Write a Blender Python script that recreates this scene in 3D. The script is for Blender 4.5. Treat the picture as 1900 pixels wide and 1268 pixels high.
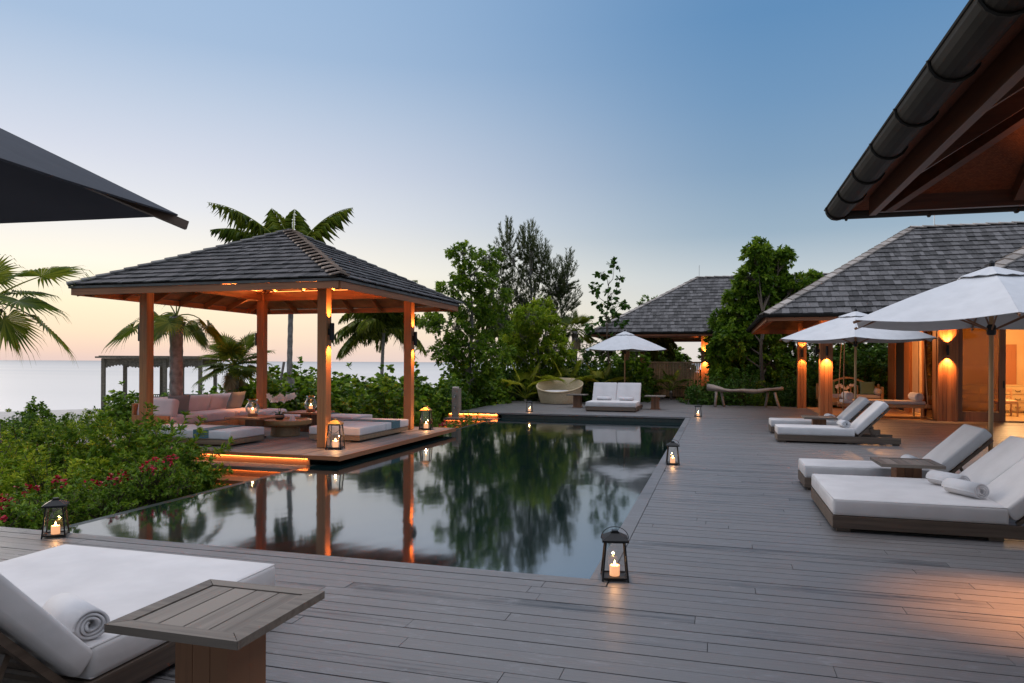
import bpy, bmesh, math, random
import numpy as np
from mathutils import Vector, Matrix, Euler
random.seed(7); RNG = np.random.default_rng(7)
PI = math.pi
SC = bpy.context.scene
COL = SC.collection
for o in list(bpy.data.objects): bpy.data.objects.remove(o)

# ------------------------------------------------------------------ camera, sky, sun, exposure
F = 1330.0; CX = 950.0; HZ = 672.6; ROLL = math.atan(0.0049); H = 1.6; YAW = math.atan(382 / F)
cd = bpy.data.cameras.new('camera'); cam = bpy.data.objects.new('camera', cd); COL.objects.link(cam)
cd.sensor_width = 36; cd.lens = F / 1900 * 36; cd.shift_y = (HZ - 634) / 1900
cd.clip_start = 0.05; cd.clip_end = 20000
cam.matrix_world = Matrix.Translation((0, 0, H)) @ Matrix.Rotation(YAW, 4, 'Z') @ Matrix.Rotation(PI / 2, 4, 'X') @ Matrix.Rotation(ROLL, 4, 'Z')
SC.camera = cam
SC.view_settings.view_transform = 'Standard'; SC.view_settings.look = 'None'
SC.view_settings.exposure = 0.1; SC.view_settings.gamma = 1
SC.render.engine = 'CYCLES'
SC.cycles.use_denoising = True
SC.cycles.max_bounces = 8; SC.cycles.transparent_max_bounces = 24
SC.cycles.caustics_reflective = False; SC.cycles.caustics_refractive = False
SC.cycles.sample_clamp_indirect = 4.0

def lin(r, g, b):
    f = lambda c: (c / 255 / 12.92) if c / 255 <= 0.04045 else ((c / 255 + 0.055) / 1.055) ** 2.4
    return (f(r), f(g), f(b), 1)

w = bpy.data.worlds.new('World'); SC.world = w; w.use_nodes = True
nt = w.node_tree; N = nt.nodes; L = nt.links; N.clear()
def nd(t, **k):
    n = N.new(t)
    for a, b in k.items(): setattr(n, a, b)
    return n
tc = nd('ShaderNodeTexCoord'); sep = nd('ShaderNodeSeparateXYZ'); L.new(tc.outputs['Generated'], sep.inputs[0])
flat = nd('ShaderNodeCombineXYZ'); L.new(sep.outputs[0], flat.inputs[0]); L.new(sep.outputs[1], flat.inputs[1])
nrm = nd('ShaderNodeVectorMath', operation='NORMALIZE'); L.new(flat.outputs[0], nrm.inputs[0])
dot = nd('ShaderNodeVectorMath', operation='DOT_PRODUCT'); L.new(nrm.outputs[0], dot.inputs[0])
ga = math.radians(-58); dot.inputs[1].default_value = (math.sin(ga), math.cos(ga), 0)
mr = nd('ShaderNodeMapRange', interpolation_type='SMOOTHSTEP'); L.new(dot.outputs['Value'], mr.inputs[0])
mr.inputs[1].default_value = 0.46; mr.inputs[2].default_value = 1.03
def ramp(stops):
    r = nd('ShaderNodeValToRGB'); e = r.color_ramp.elements
    while len(e) > 1: e.remove(e[0])
    e[0].position, e[0].color = stops[0][0], stops[0][1]
    for p, c in stops[1:]:
        q = e.new(p); q.color = c
    L.new(sep.outputs[2], r.inputs[0]); return r
UP = (1.16, 1.20, 1.34, 1)  # zenith added brighter than the dusk sky, to light the scene below
# the sky after sunset, read off by height above the horizon: the glowing west and the blue east, both ending in the added bright zenith
rA = ramp([(0.0, lin(232, 204, 194)), (0.012, lin(243, 211, 192)), (0.035, lin(255, 227, 196)), (0.07, lin(255, 240, 206)), (0.12, lin(255, 247, 230)),
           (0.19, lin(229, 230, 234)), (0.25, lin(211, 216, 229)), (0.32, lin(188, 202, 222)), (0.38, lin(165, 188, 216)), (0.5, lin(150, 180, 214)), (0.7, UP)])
rB = ramp([(0.0, lin(222, 216, 210)), (0.05, lin(218, 216, 211)), (0.11, lin(194, 203, 208)), (0.17, lin(152, 174, 192)), (0.25, lin(127, 157, 186)), (0.33, lin(110, 147, 184)),
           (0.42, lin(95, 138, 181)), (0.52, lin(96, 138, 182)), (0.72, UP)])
mx = nd('ShaderNodeMix', data_type='RGBA'); L.new(mr.outputs[0], mx.inputs[0]); L.new(rB.outputs[0], mx.inputs[6]); L.new(rA.outputs[0], mx.inputs[7])
# faint long clouds low over the sea
cn = nd('ShaderNodeTexNoise'); cn.inputs['Scale'].default_value = 3.0; cn.inputs['Detail'].default_value = 5
mp = nd('ShaderNodeMapping'); mp.inputs['Scale'].default_value = (1, 1, 9); L.new(tc.outputs['Generated'], mp.inputs[0]); L.new(mp.outputs[0], cn.inputs[0])
cr = nd('ShaderNodeMapRange'); L.new(cn.outputs[0], cr.inputs[0]); cr.inputs[1].default_value = .55; cr.inputs[2].default_value = .75; cr.inputs[4].default_value = .15
ch = nd('ShaderNodeMapRange'); L.new(sep.outputs[2], ch.inputs[0]); ch.inputs[1].default_value = .02; ch.inputs[2].default_value = .14; ch.inputs[3].default_value = 1; ch.inputs[4].default_value = 0
cm = nd('ShaderNodeMath', operation='MULTIPLY'); L.new(cr.outputs[0], cm.inputs[0]); L.new(ch.outputs[0], cm.inputs[1])
mx2 = nd('ShaderNodeMix', data_type='RGBA'); L.new(cm.outputs[0], mx2.inputs[0]); L.new(mx.outputs[2], mx2.inputs[6]); mx2.inputs[7].default_value = lin(205, 190, 196)
bg = nd('ShaderNodeBackground'); L.new(mx2.outputs[2], bg.inputs[0]); bg.inputs[1].default_value = 1.0
wo = nd('ShaderNodeOutputWorld'); L.new(bg.outputs[0], wo.inputs[0])

sd = bpy.data.lights.new('afterglow', 'SUN'); sd.energy = 1.0; sd.angle = math.radians(24); sd.color = (1, .84, .68)
so = bpy.data.objects.new('afterglow', sd); COL.objects.link(so)
el, az = math.radians(13), math.radians(-66)
so.rotation_euler = Vector((-math.sin(az) * math.cos(el), -math.cos(az) * math.cos(el), -math.sin(el))).to_track_quat('-Z', 'Y').to_euler()

# ------------------------------------------------------------------ survey helper: picture ray at a distance -> world
_s, _c = math.sin(YAW), math.cos(YAW)
def at(u, v, t):
    dx, dy = u - CX, v - HZ
    x = dx * math.cos(ROLL) + dy * math.sin(ROLL); y = -dx * math.sin(ROLL) + dy * math.cos(ROLL)
    r, d = x / F, -y / F
    return Vector(((-_s + r * _c) * t, (_c + r * _s) * t, H + d * t))

# ------------------------------------------------------------------ materials
MATS = {}
def mat(name, col=(.5, .5, .5), rough=.6, metal=0, emit=None, es=1, spec=.5):
    m = bpy.data.materials.new(name); m.use_nodes = True
    b = m.node_tree.nodes['Principled BSDF']
    b.inputs['Base Color'].default_value = (*col[:3], 1); b.inputs['Roughness'].default_value = rough
    b.inputs['Metallic'].default_value = metal; b.inputs['Specular IOR Level'].default_value = spec
    if emit: b.inputs['Emission Color'].default_value = (*emit, 1); b.inputs['Emission Strength'].default_value = es
    MATS[name] = m; return m
def nodes_of(m): return m.node_tree.nodes, m.node_tree.links, m.node_tree.nodes['Principled BSDF']
def cramp(n, stops):
    r = n.new('ShaderNodeValToRGB'); e = r.color_ramp.elements
    while len(e) > 1: e.remove(e[0])
    e[0].position = stops[0][0]; e[0].color = (*stops[0][1][:3], 1)
    for p, c in stops[1:]:
        q = e.new(p); q.color = (*c[:3], 1)
    return r
def wood(name, dark, light, axis='x', grain=26, rough=.6, var=.35, bump=.3, stain=.25, amp=1.5, scuff=0):
    """grain along one object axis; each board (face attribute rnd) has its own tone"""
    m = mat(name, rough=rough); n, l, b = nodes_of(m)
    tc = n.new('ShaderNodeTexCoord'); at_ = n.new('ShaderNodeAttribute'); at_.attribute_name = 'rnd'
    mp = n.new('ShaderNodeMapping'); s = {'x': (.9, grain, grain), 'y': (grain, .9, grain), 'z': (grain, grain, .9)}[axis]
    mp.inputs['Scale'].default_value = s
    off = n.new('ShaderNodeVectorMath'); off.operation = 'SCALE'; off.inputs[0].default_value = (37, 61, 23); l.new(at_.outputs['Fac'], off.inputs['Scale'])
    add = n.new('ShaderNodeVectorMath'); add.operation = 'ADD'; l.new(tc.outputs['Object'], add.inputs[0]); l.new(off.outputs[0], add.inputs[1]); l.new(add.outputs[0], mp.inputs[0])
    nz = n.new('ShaderNodeTexNoise'); nz.inputs['Scale'].default_value = 1; nz.inputs['Detail'].default_value = 6; nz.inputs['Roughness'].default_value = .65; nz.inputs['Distortion'].default_value = .4
    l.new(mp.outputs[0], nz.inputs[0])
    big = n.new('ShaderNodeTexNoise'); big.inputs['Scale'].default_value = 1.7; big.inputs['Detail'].default_value = 4; l.new(add.outputs[0], big.inputs[0])
    m0 = n.new('ShaderNodeMath'); m0.operation = 'MULTIPLY_ADD'; l.new(nz.outputs[0], m0.inputs[0]); m0.inputs[1].default_value = amp; m0.inputs[2].default_value = .5 - amp * .5
    m1 = n.new('ShaderNodeMath'); m1.operation = 'MULTIPLY_ADD'; l.new(at_.outputs['Fac'], m1.inputs[0]); m1.inputs[1].default_value = var; l.new(m0.outputs[0], m1.inputs[2])
    m2 = n.new('ShaderNodeMath'); m2.operation = 'MULTIPLY_ADD'; l.new(big.outputs[0], m2.inputs[0]); m2.inputs[1].default_value = stain; l.new(m1.outputs[0], m2.inputs[2])
    c0 = .28 + .25 * stain; c1 = .72 + var * .8 + stain * .7
    r = cramp(n, [(c0, dark), (c1, light)]); l.new(m2.outputs[0], r.inputs[0]); l.new(r.outputs[0], b.inputs['Base Color'])
    if scuff:      # pale scratches and worn patches
        s1 = n.new('ShaderNodeTexNoise'); s1.inputs['Scale'].default_value = 9; s1.inputs['Detail'].default_value = 9; s1.inputs['Roughness'].default_value = .75; s1.inputs['Distortion'].default_value = 1.2
        mps = n.new('ShaderNodeMapping'); mps.inputs['Scale'].default_value = (.5, 1.3, 1) if axis == 'x' else (1.3, .5, 1); l.new(add.outputs[0], mps.inputs[0]); l.new(mps.outputs[0], s1.inputs[0])
        r2 = n.new('ShaderNodeMapRange'); l.new(s1.outputs[0], r2.inputs[0]); r2.inputs[1].default_value = .54; r2.inputs[2].default_value = .72; r2.inputs[4].default_value = scuff
        mxs = n.new('ShaderNodeMix'); mxs.data_type = 'RGBA'; l.new(r2.outputs[0], mxs.inputs[0]); l.new(r.outputs[0], mxs.inputs[6]); mxs.inputs[7].default_value = (.25, .245, .25, 1); l.new(mxs.outputs[2], b.inputs['Base Color'])
        rr_ = n.new('ShaderNodeMapRange'); l.new(big.outputs[0], rr_.inputs[0]); rr_.inputs[3].default_value = rough - .12; rr_.inputs[4].default_value = rough + .2; l.new(rr_.outputs[0], b.inputs['Roughness'])
    bp = n.new('ShaderNodeBump'); bp.inputs['Strength'].default_value = bump; bp.inputs['Distance'].default_value = .004; l.new(nz.outputs[0], bp.inputs['Height']); l.new(bp.outputs[0], b.inputs['Normal'])
    return m
def noisy(name, a, c, scale=8, rough=.7, bump=0, bdist=.01, detail=4, attr=0):
    m = mat(name, rough=rough); n, l, b = nodes_of(m)
    tc = n.new('ShaderNodeTexCoord'); nz = n.new('ShaderNodeTexNoise'); nz.inputs['Scale'].default_value = scale; nz.inputs['Detail'].default_value = detail; l.new(tc.outputs['Object'], nz.inputs[0])
    src = nz.outputs[0]
    if attr:
        at_ = n.new('ShaderNodeAttribute'); at_.attribute_name = 'rnd'
        k = n.new('ShaderNodeMix'); k.inputs[0].default_value = attr; l.new(src, k.inputs[2]); l.new(at_.outputs['Fac'], k.inputs[3]); src = k.outputs[0]
    r = cramp(n, [(.28, a), (.75, c)]); l.new(src, r.inputs[0]); l.new(r.outputs[0], b.inputs['Base Color'])
    if bump:
        bp = n.new('ShaderNodeBump'); bp.inputs['Strength'].default_value = bump; bp.inputs['Distance'].default_value = bdist; l.new(nz.outputs[0], bp.inputs['Height']); l.new(bp.outputs[0], b.inputs['Normal'])
    return m
def leafmat(name, dark, mid, light, trans=.3, rough=.45, ochre=(.30, .15, .035)):
    m = mat(name, rough=rough, spec=.22); n, l, b = nodes_of(m)
    at_ = n.new('ShaderNodeAttribute'); at_.attribute_name = 'rnd'
    oi = n.new('ShaderNodeObjectInfo')
    a = n.new('ShaderNodeMath'); a.operation = 'MULTIPLY_ADD'; l.new(oi.outputs['Random'], a.inputs[0]); a.inputs[1].default_value = .12; sc9 = n.new('ShaderNodeMath'); sc9.operation = 'MULTIPLY'; sc9.inputs[1].default_value = .9; l.new(at_.outputs['Fac'], sc9.inputs[0]); l.new(sc9.outputs[0], a.inputs[2])
    r = cramp(n, [(0.0, dark), (.46, mid), (.88, light), (.965, light), (1.0, ochre)]); l.new(a.outputs[0], r.inputs[0]); l.new(r.outputs[0], b.inputs['Base Color'])
    tr = n.new('ShaderNodeBsdfTranslucent'); l.new(r.outputs[0], tr.inputs[0])
    ms = n.new('ShaderNodeMixShader'); ms.inputs[0].default_value = trans
    out = n['Material Output']; l.new(b.outputs[0], ms.inputs[1]); l.new(tr.outputs[0], ms.inputs[2]); l.new(ms.outputs[0], out.inputs[0])
    return m
def cloth(name, col, scale=180, bump=.25, fold=0.0):
    m = mat(name, col, rough=.9, spec=.15); n, l, b = nodes_of(m)
    tc = n.new('ShaderNodeTexCoord'); nz = n.new('ShaderNodeTexNoise'); nz.inputs['Scale'].default_value = 3.5; nz.inputs['Detail'].default_value = 3; l.new(tc.outputs['Object'], nz.inputs[0])
    d = tuple(c * .88 for c in col); r = cramp(n, [(.3, d), (.7, col)]); l.new(nz.outputs[0], r.inputs[0]); l.new(r.outputs[0], b.inputs['Base Color'])
    bp = n.new('ShaderNodeBump'); bp.inputs['Strength'].default_value = .6; bp.inputs['Distance'].default_value = .03; l.new(nz.outputs[0], bp.inputs['Height'])
    wv = n.new('ShaderNodeTexNoise'); wv.inputs['Scale'].default_value = scale; l.new(tc.outputs['Object'], wv.inputs[0])
    b2 = n.new('ShaderNodeBump'); b2.inputs['Strength'].default_value = bump; b2.inputs['Distance'].default_value = .001; l.new(wv.outputs[0], b2.inputs['Height']); l.new(bp.outputs[0], b2.inputs['Normal']); l.new(b2.outputs[0], b.inputs['Normal'])
    return m
def glassmat(name, tint=(1, 1, 1), refl=.12, rough=.02):
    m = mat(name); n, l, b = nodes_of(m); n.remove(b)
    t = n.new('ShaderNodeBsdfTransparent'); t.inputs[0].default_value = (*tint, 1)
    g = n.new('ShaderNodeBsdfGlossy'); g.inputs['Roughness'].default_value = rough
    fr = n.new('ShaderNodeFresnel'); fr.inputs[0].default_value = 1.45
    ad = n.new('ShaderNodeMath'); ad.operation = 'MULTIPLY_ADD'; l.new(fr.outputs[0], ad.inputs[0]); ad.inputs[1].default_value = .7; ad.inputs[2].default_value = refl
    ms = n.new('ShaderNodeMixShader'); l.new(ad.outputs[0], ms.inputs[0]); l.new(t.outputs[0], ms.inputs[1]); l.new(g.outputs[0], ms.inputs[2]); l.new(ms.outputs[0], n['Material Output'].inputs[0])
    return m

wood('deckx', (.010, .0095, .0105), (.150, .138, .134), 'x', 30, .42, 1.0, .9, .75, 2.4, .75)
MATS['deckx'].node_tree.nodes['Principled BSDF'].inputs['Specular IOR Level'].default_value = .8
wood('decky', (.04, .033, .03), (.21, .185, .165), 'y', 24, .5, .55, .5, .5, 2, .4)
wood('teakx', (.11, .038, .014), (.33, .125, .05), 'x', 20, .5, .4, .5, .4)
wood('teaky', (.11, .038, .014), (.33, .125, .05), 'y', 20, .5, .4, .5, .4)
wood('darkteakx', (.035, .011, .005), (.12, .042, .016), 'x', 20, .5)
wood('darkteaky', (.035, .011, .005), (.12, .042, .016), 'y', 20, .5)
wood('teakz', (.15, .052, .017), (.45, .18, .062), 'z', 22, .5, .5, .6)
wood('greywoodx', (.055, .042, .034), (.18, .148, .12), 'x', 24, .6, .4)
wood('greywoody', (.085, .068, .054), (.24, .20, .165), 'y', 24, .6, .4)
wood('brownz', (.10, .042, .02), (.25, .115, .055), 'z', 18, .55, .6)
wood('frame', (.045, .030, .022), (.14, .098, .07), 'x', 22, .6, .4)
wood('basewood', (.12, .075, .045), (.27, .18, .11), 'x', 18, .6, .4)
wood('drift', (.13, .10, .08), (.42, .36, .31), 'x', 14, .8, .3, .8)
wood('honeyx', (.26, .13, .05), (.50, .29, .13), 'x', 12, .5)
wood('honeyz', (.26, .13, .05), (.50, .29, .13), 'z', 12, .5)
wood('chest', (.30, .20, .09), (.55, .40, .20), 'x', 12, .6)
noisy('shingle', (.018, .016, .016), (.085, .075, .074), 16, .75, .5, .01, attr=.62)
noisy('shingle_house', (.034, .031, .030), (.165, .153, .15), 12, .75, .5, .01, attr=.45)
noisy('hipcap', (.22, .185, .16), (.46, .40, .35), 12, .75, .4, .01, attr=.5)
noisy('newshingle', (.30, .22, .17), (.62, .48, .38), 12, .75, .4, .01, attr=.5)
noisy('hipdark', (.05, .045, .042), (.15, .14, .13), 12, .75, .4, .01, attr=.5)
noisy('soffit', (.20, .085, .035), (.40, .19, .085), 5, .7)
m = noisy('woven', (.10, .032, .012), (.22, .075, .03), 60, .8, .6, .004)
n, l, b = nodes_of(m)
tcw = n.new('ShaderNodeTexCoord'); br = n.new('ShaderNodeTexBrick'); br.inputs['Scale'].default_value = 30; br.inputs['Color1'].default_value = (.24, .075, .028, 1); br.inputs['Color2'].default_value = (.15, .045, .016, 1); br.inputs['Mortar'].default_value = (.03, .01, .004, 1)
l.new(tcw.outputs['Object'], br.inputs[0]); l.new(br.outputs[0], b.inputs['Base Color'])
noisy('bronze', (.012, .011, .009), (.022, .020, .017), 5, .62); MATS['bronze'].node_tree.nodes['Principled BSDF'].inputs['Specular IOR Level'].default_value = .15
mat('iron', (.012, .012, .013), .45, .5)
mat('brassy', (.45, .27, .09), .4, .6)
mat('steel', (.5, .5, .5), .3, 1)
cloth('cushion', (.67, .64, .63))
cloth('canopy', (.68, .68, .69), 260)
cloth('pinkish', (.72, .60, .59))
cloth('greycloth', (.24, .26, .26), 60, .6)
cloth('greencloth', (.16, .26, .18), 60, .6)
cloth('bluecloth', (.10, .19, .22), 60, .6)
cloth('towel', (.66, .65, .66), 420, 1.0)
cloth('curtain', (.62, .42, .26), 40)
m = cloth('canopy_dark', (.11, .115, .13), 260)
n, l, b = nodes_of(m); tr = n.new('ShaderNodeBsdfTranslucent'); tr.inputs[0].default_value = (.12, .14, .18, 1); ms = n.new('ShaderNodeMixShader'); ms.inputs[0].default_value = .25
l.new(b.outputs[0], ms.inputs[1]); l.new(tr.outputs[0], ms.inputs[2]); l.new(ms.outputs[0], n['Material Output'].inputs[0])
m = noisy('wicker', (.48, .36, .20), (.76, .62, .40), 40, .6, .3, .003)
n, l, b = nodes_of(m); wv = n.new('ShaderNodeTexWave'); wv.bands_direction = 'Z'; wv.inputs['Scale'].default_value = 18; wv.inputs['Distortion'].default_value = 1; tcw = n.new('ShaderNodeTexCoord'); l.new(tcw.outputs['Object'], wv.inputs[0])
bp = n.new('ShaderNodeBump'); bp.inputs['Distance'].default_value = .008; bp.inputs['Strength'].default_value = .7; l.new(wv.outputs[0], bp.inputs['Height']); l.new(bp.outputs[0], b.inputs['Normal'])
mat('wax', (.85, .62, .42), .6, emit=(1, .45, .2), es=.9)
mat('flame', (1, .8, .4), .5, emit=(1, .62, .22), es=28)
mat('ledstrip', (1, .5, .2), .5, emit=(1, .36, .09), es=4)
mat('lampglow', (1, .6, .3), .5, emit=(1, .5, .18), es=6)
glassmat('glass', (.96, .95, .93), .05)
glassmat('hurricane', (.96, .93, .86), .12)
glassmat('doorglass', (.42, .34, .20), .0)
mat('darkwall', (.02, .02, .018), .8)
noisy('pooltile', (.006, .012, .011), (.02, .03, .028), 14, .35)
noisy('wetstone', (.02, .022, .024), (.07, .075, .08), 9, .35, .3)
noisy('roomwall', (.70, .46, .22), (.80, .56, .29), 1.2, .8)
noisy('roomfloor', (.35, .24, .12), (.5, .36, .2), 3, .35)
noisy('sand', (.36, .33, .30), (.56, .52, .48), 2.2, .95, .6, .05)
noisy('soil', (.035, .028, .02), (.09, .07, .05), 3, .95, .6, .05)
noisy('bark', (.10, .085, .07), (.30, .27, .235), 10, .9, .8, .02)
noisy('barkpalm', (.13, .11, .10), (.36, .32, .29), 7, .9, .8, .02)
noisy('oldwood', (.075, .062, .045), (.21, .175, .125), 10, .8)
noisy('twig', (.05, .035, .022), (.14, .10, .07), 20, .9)
leafmat('leaf_bright', (.04, .085, .005), (.20, .31, .014), (.52, .56, .045), .45)
leafmat('leaf_mid', (.026, .065, .006), (.105, .20, .014), (.30, .41, .035), .42)
leafmat('leaf_dark', (.014, .045, .009), (.055, .13, .014), (.15, .27, .035), .32, .4)
leafmat('leaf_yellow', (.08, .11, .008), (.28, .32, .02), (.60, .52, .05), .45)
leafmat('leaf_fan', (.03, .055, .008), (.11, .16, .014), (.32, .34, .035), .38)
leafmat('leaf_dry', (.16, .10, .06), (.32, .23, .13), (.5, .40, .26), .3)
leafmat('leaf_casuarina', (.04, .055, .022), (.10, .13, .045), (.20, .22, .09), .3)
leafmat('petal_red', (.22, .006, .015), (.42, .008, .03), (.66, .02, .07), .3, ochre=(.5, .01, .04))
leafmat('petal_white', (.65, .55, .50), (.8, .70, .66), (.85, .78, .75), .3, ochre=(.8, .7, .66))
# still pool water: a dark basin under a mirror with slow, faint swell
m = mat('poolwater', (.003, .013, .014), .06, spec=.5); n, l, b = nodes_of(m); b.inputs['IOR'].default_value = 5.4
tcw = n.new('ShaderNodeTexCoord'); mp = n.new('ShaderNodeMapping'); mp.inputs['Scale'].default_value = (1.1, .7, 1); nz = n.new('ShaderNodeTexNoise'); nz.inputs['Scale'].default_value = 1.6; nz.inputs['Detail'].default_value = 2
l.new(tcw.outputs['Object'], mp.inputs[0]); l.new(mp.outputs[0], nz.inputs[0]); bp = n.new('ShaderNodeBump'); bp.inputs['Strength'].default_value = .12; bp.inputs['Distance'].default_value = .02; l.new(nz.outputs[0], bp.inputs['Height']); l.new(bp.outputs[0], b.inputs['Normal'])
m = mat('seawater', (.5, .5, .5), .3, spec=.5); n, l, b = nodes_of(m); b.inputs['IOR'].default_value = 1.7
tcw = n.new('ShaderNodeTexCoord'); mp = n.new('ShaderNodeMapping'); mp.inputs['Scale'].default_value = (.35, .12, 1); mp.inputs['Rotation'].default_value = (0, 0, 1.0); nz = n.new('ShaderNodeTexNoise'); nz.inputs['Scale'].default_value = .5; nz.inputs['Detail'].default_value = 6
l.new(tcw.outputs['Object'], mp.inputs[0]); l.new(mp.outputs[0], nz.inputs[0]); bp = n.new('ShaderNodeBump'); bp.inputs['Strength'].default_value = .25; bp.inputs['Distance'].default_value = .06; l.new(nz.outputs[0], bp.inputs['Height']); l.new(bp.outputs[0], b.inputs['Normal'])

# ------------------------------------------------------------------ mesh builder
class MB:
    def __init__(s): s.v = []; s.f = []; s.r = []
    def add(s, vs, fs, rnd=None, M=None):
        b = len(s.v)
        if M is not None: vs = [M @ Vector(q) for q in vs]
        s.v.extend([tuple(q) for q in vs]); s.f.extend([tuple(i + b for i in f) for f in fs])
        if rnd is None: rnd = random.random()
        s.r.extend([rnd] * len(fs)); return s
    def box(s, c, d, rz=0, M=None, rnd=None, bev=0):
        cx, cy, cz = c; x, y, z = d[0] / 2, d[1] / 2, d[2] / 2
        T = Matrix.Translation(c) @ Matrix.Rotation(rz, 4, 'Z')
        if M is not None: T = M @ T
        if bev:
            vs, fs = rbox(d[0], d[1], d[2], bev, 2); return s.add(vs, fs, rnd, T)
        vs = [(-x, -y, -z), (x, -y, -z), (x, y, -z), (-x, y, -z), (-x, -y, z), (x, -y, z), (x, y, z), (-x, y, z)]
        return s.add(vs, [(0, 3, 2, 1), (4, 5, 6, 7), (0, 1, 5, 4), (1, 2, 6, 5), (2, 3, 7, 6), (3, 0, 4, 7)], rnd, T)
    def bar(s, p, q, wd, ht, rnd=None, bev=0, up=(0, 0, 1)):
        p, q = Vector(p), Vector(q); d = q - p; Ln = d.length; x = d.normalized(); y = Vector(up).cross(x)
        if y.length < 1e-4: y = Vector((0, 1, 0)).cross(x)
        y.normalize(); z = x.cross(y); R = Matrix((x, y, z)).transposed().to_4x4(); R.translation = (p + q) / 2
        return s.box((0, 0, 0), (Ln, wd, ht), 0, R, rnd, bev)
    def tube(s, pts, rad, n=8, cap=True, rnd=None):
        pts = [Vector(p) for p in pts]; k = len(pts)
        if not hasattr(rad, '__len__'): rad = [rad] * k
        vs = []; fs = []; tot = pts[-1] - pts[0]; ref = Vector((0.13, 0.21, 1)) if abs(tot.z) < .75 * max(tot.length, 1e-6) else Vector((1, .31, .07))
        for i, p in enumerate(pts):
            d = (pts[min(i + 1, k - 1)] - pts[max(i - 1, 0)]).normalized()
            a = ref.cross(d)
            if a.length < 1e-3: a = Vector((1, 0, 0)).cross(d)
            a.normalize(); b2 = d.cross(a)
            for j in range(n):
                t = 2 * PI * j / n; vs.append(p + (a * math.cos(t) + b2 * math.sin(t)) * rad[i])
        for i in range(k - 1):
            for j in range(n):
                fs.append((i * n + j, i * n + (j + 1) % n, (i + 1) * n + (j + 1) % n, (i + 1) * n + j))
        if cap: fs.append(tuple(range(n - 1, -1, -1))); fs.append(tuple((k - 1) * n + j for j in range(n)))
        return s.add(vs, fs, rnd)
    def lathe(s, prof, n=24, c=(0, 0, 0), M=None, cap=True):
        vs = []; fs = []
        for r, z in prof:
            for j in range(n):
                t = 2 * PI * j / n; vs.append((c[0] + r * math.cos(t), c[1] + r * math.sin(t), c[2] + z))
        k = len(prof)
        for i in range(k - 1):
            for j in range(n):
                fs.append((i * n + j, i * n + (j + 1) % n, (i + 1) * n + (j + 1) % n, (i + 1) * n + j))
        if cap: fs.append(tuple(range(n - 1, -1, -1))); fs.append(tuple((k - 1) * n + j for j in range(n)))
        return s.add(vs, fs, None, M)
    def mesh(s, name, material, smooth=False):
        me = bpy.data.meshes.new(name); me.from_pydata(s.v, [], s.f); me.materials.append(MATS[material])
        a = me.attributes.new('rnd', 'FLOAT', 'FACE'); a.data.foreach_set('value', np.array(s.r, dtype=np.float32))
        if smooth: me.shade_smooth()
        return me
    def build(s, name, material, parent=None, smooth=False, loc=None, rz=0):
        o = bpy.data.objects.new(name, s.mesh(name, material, smooth)); COL.objects.link(o)
        if parent: o.parent = parent
        if loc is not None: o.location = loc
        if rz: o.rotation_euler = (0, 0, rz)
        return o
_rb = {}
def rbox(x, y, z, r, seg=3, puff=0):
    key = (round(x, 4), round(y, 4), round(z, 4), r, seg, puff)
    if key in _rb: return _rb[key]
    bm = bmesh.new(); bmesh.ops.create_cube(bm, size=1)
    for v_ in bm.verts: v_.co = Vector((v_.co.x * x, v_.co.y * y, v_.co.z * z))
    if puff:
        bmesh.ops.bevel(bm, geom=list(bm.edges), offset=r, segments=seg, profile=.5, affect='EDGES')
        es = [e for e in bm.edges if e.calc_length() > min(x, y) * .45]
        bmesh.ops.subdivide_edges(bm, edges=es, cuts=7, use_grid_fill=True)
        for v_ in bm.verts:
            a = max(0, 1 - (2 * v_.co.x / x) ** 2); b_ = max(0, 1 - (2 * v_.co.y / y) ** 2)
            v_.co.z += math.copysign(puff * (a * b_) ** .5, v_.co.z) if abs(v_.co.z) > z * .3 else 0
    else:
        bmesh.ops.bevel(bm, geom=list(bm.edges), offset=r, segments=seg, profile=.5, affect='EDGES')
    bm.verts.index_update()
    out = ([tuple(v_.co) for v_ in bm.verts], [tuple(v_.index for v_ in f.verts) for f in bm.faces]); bm.free()
    _rb[key] = out; return out

def tag(o, label=None, cat=None, group=None, kind=None):
    if label: o['label'] = label
    if cat: o['category'] = cat
    if group: o['group'] = group
    if kind: o['kind'] = kind
    return o
def thing(name, label, cat, loc=(0, 0, 0), rz=0, group=None):
    o = bpy.data.objects.new(name, None); COL.objects.link(o); o.location = loc; o.rotation_euler = (0, 0, rz)
    return tag(o, label, cat, group)
def dup(root, loc, rz=0, label=None, group=None, scale=None):
    r = root.copy(); COL.objects.link(r); r.location = loc; r.rotation_euler = (0, 0, rz)
    if label: r['label'] = label
    if group: r['group'] = group
    if scale: r.scale = scale if hasattr(scale, '__len__') else (scale,) * 3
    for c in list(root.children):
        k = c.copy(); COL.objects.link(k); k.parent = r
        for g in list(c.children):
            q = g.copy(); COL.objects.link(q); q.parent = k
    return r
def spot(name, loc, direction, power, size=75, color=(1, .39, .12), parent=None, blend=.7, r=.02):
    d = bpy.data.lights.new(name, 'SPOT'); d.energy = power; d.spot_size = math.radians(size); d.spot_blend = blend; d.color = color; d.shadow_soft_size = r
    o = bpy.data.objects.new(name, d); COL.objects.link(o); o.location = loc; o.rotation_euler = Vector(direction).to_track_quat('-Z', 'Y').to_euler()
    if parent: o.parent = parent
    return o
def pt(name, loc, power, color=(1, .5, .2), r=.03, parent=None):
    d = bpy.data.lights.new(name, 'POINT'); d.energy = power; d.color = color; d.shadow_soft_size = r
    o = bpy.data.objects.new(name, d); COL.objects.link(o); o.location = loc
    if parent: o.parent = parent
    return o
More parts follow.
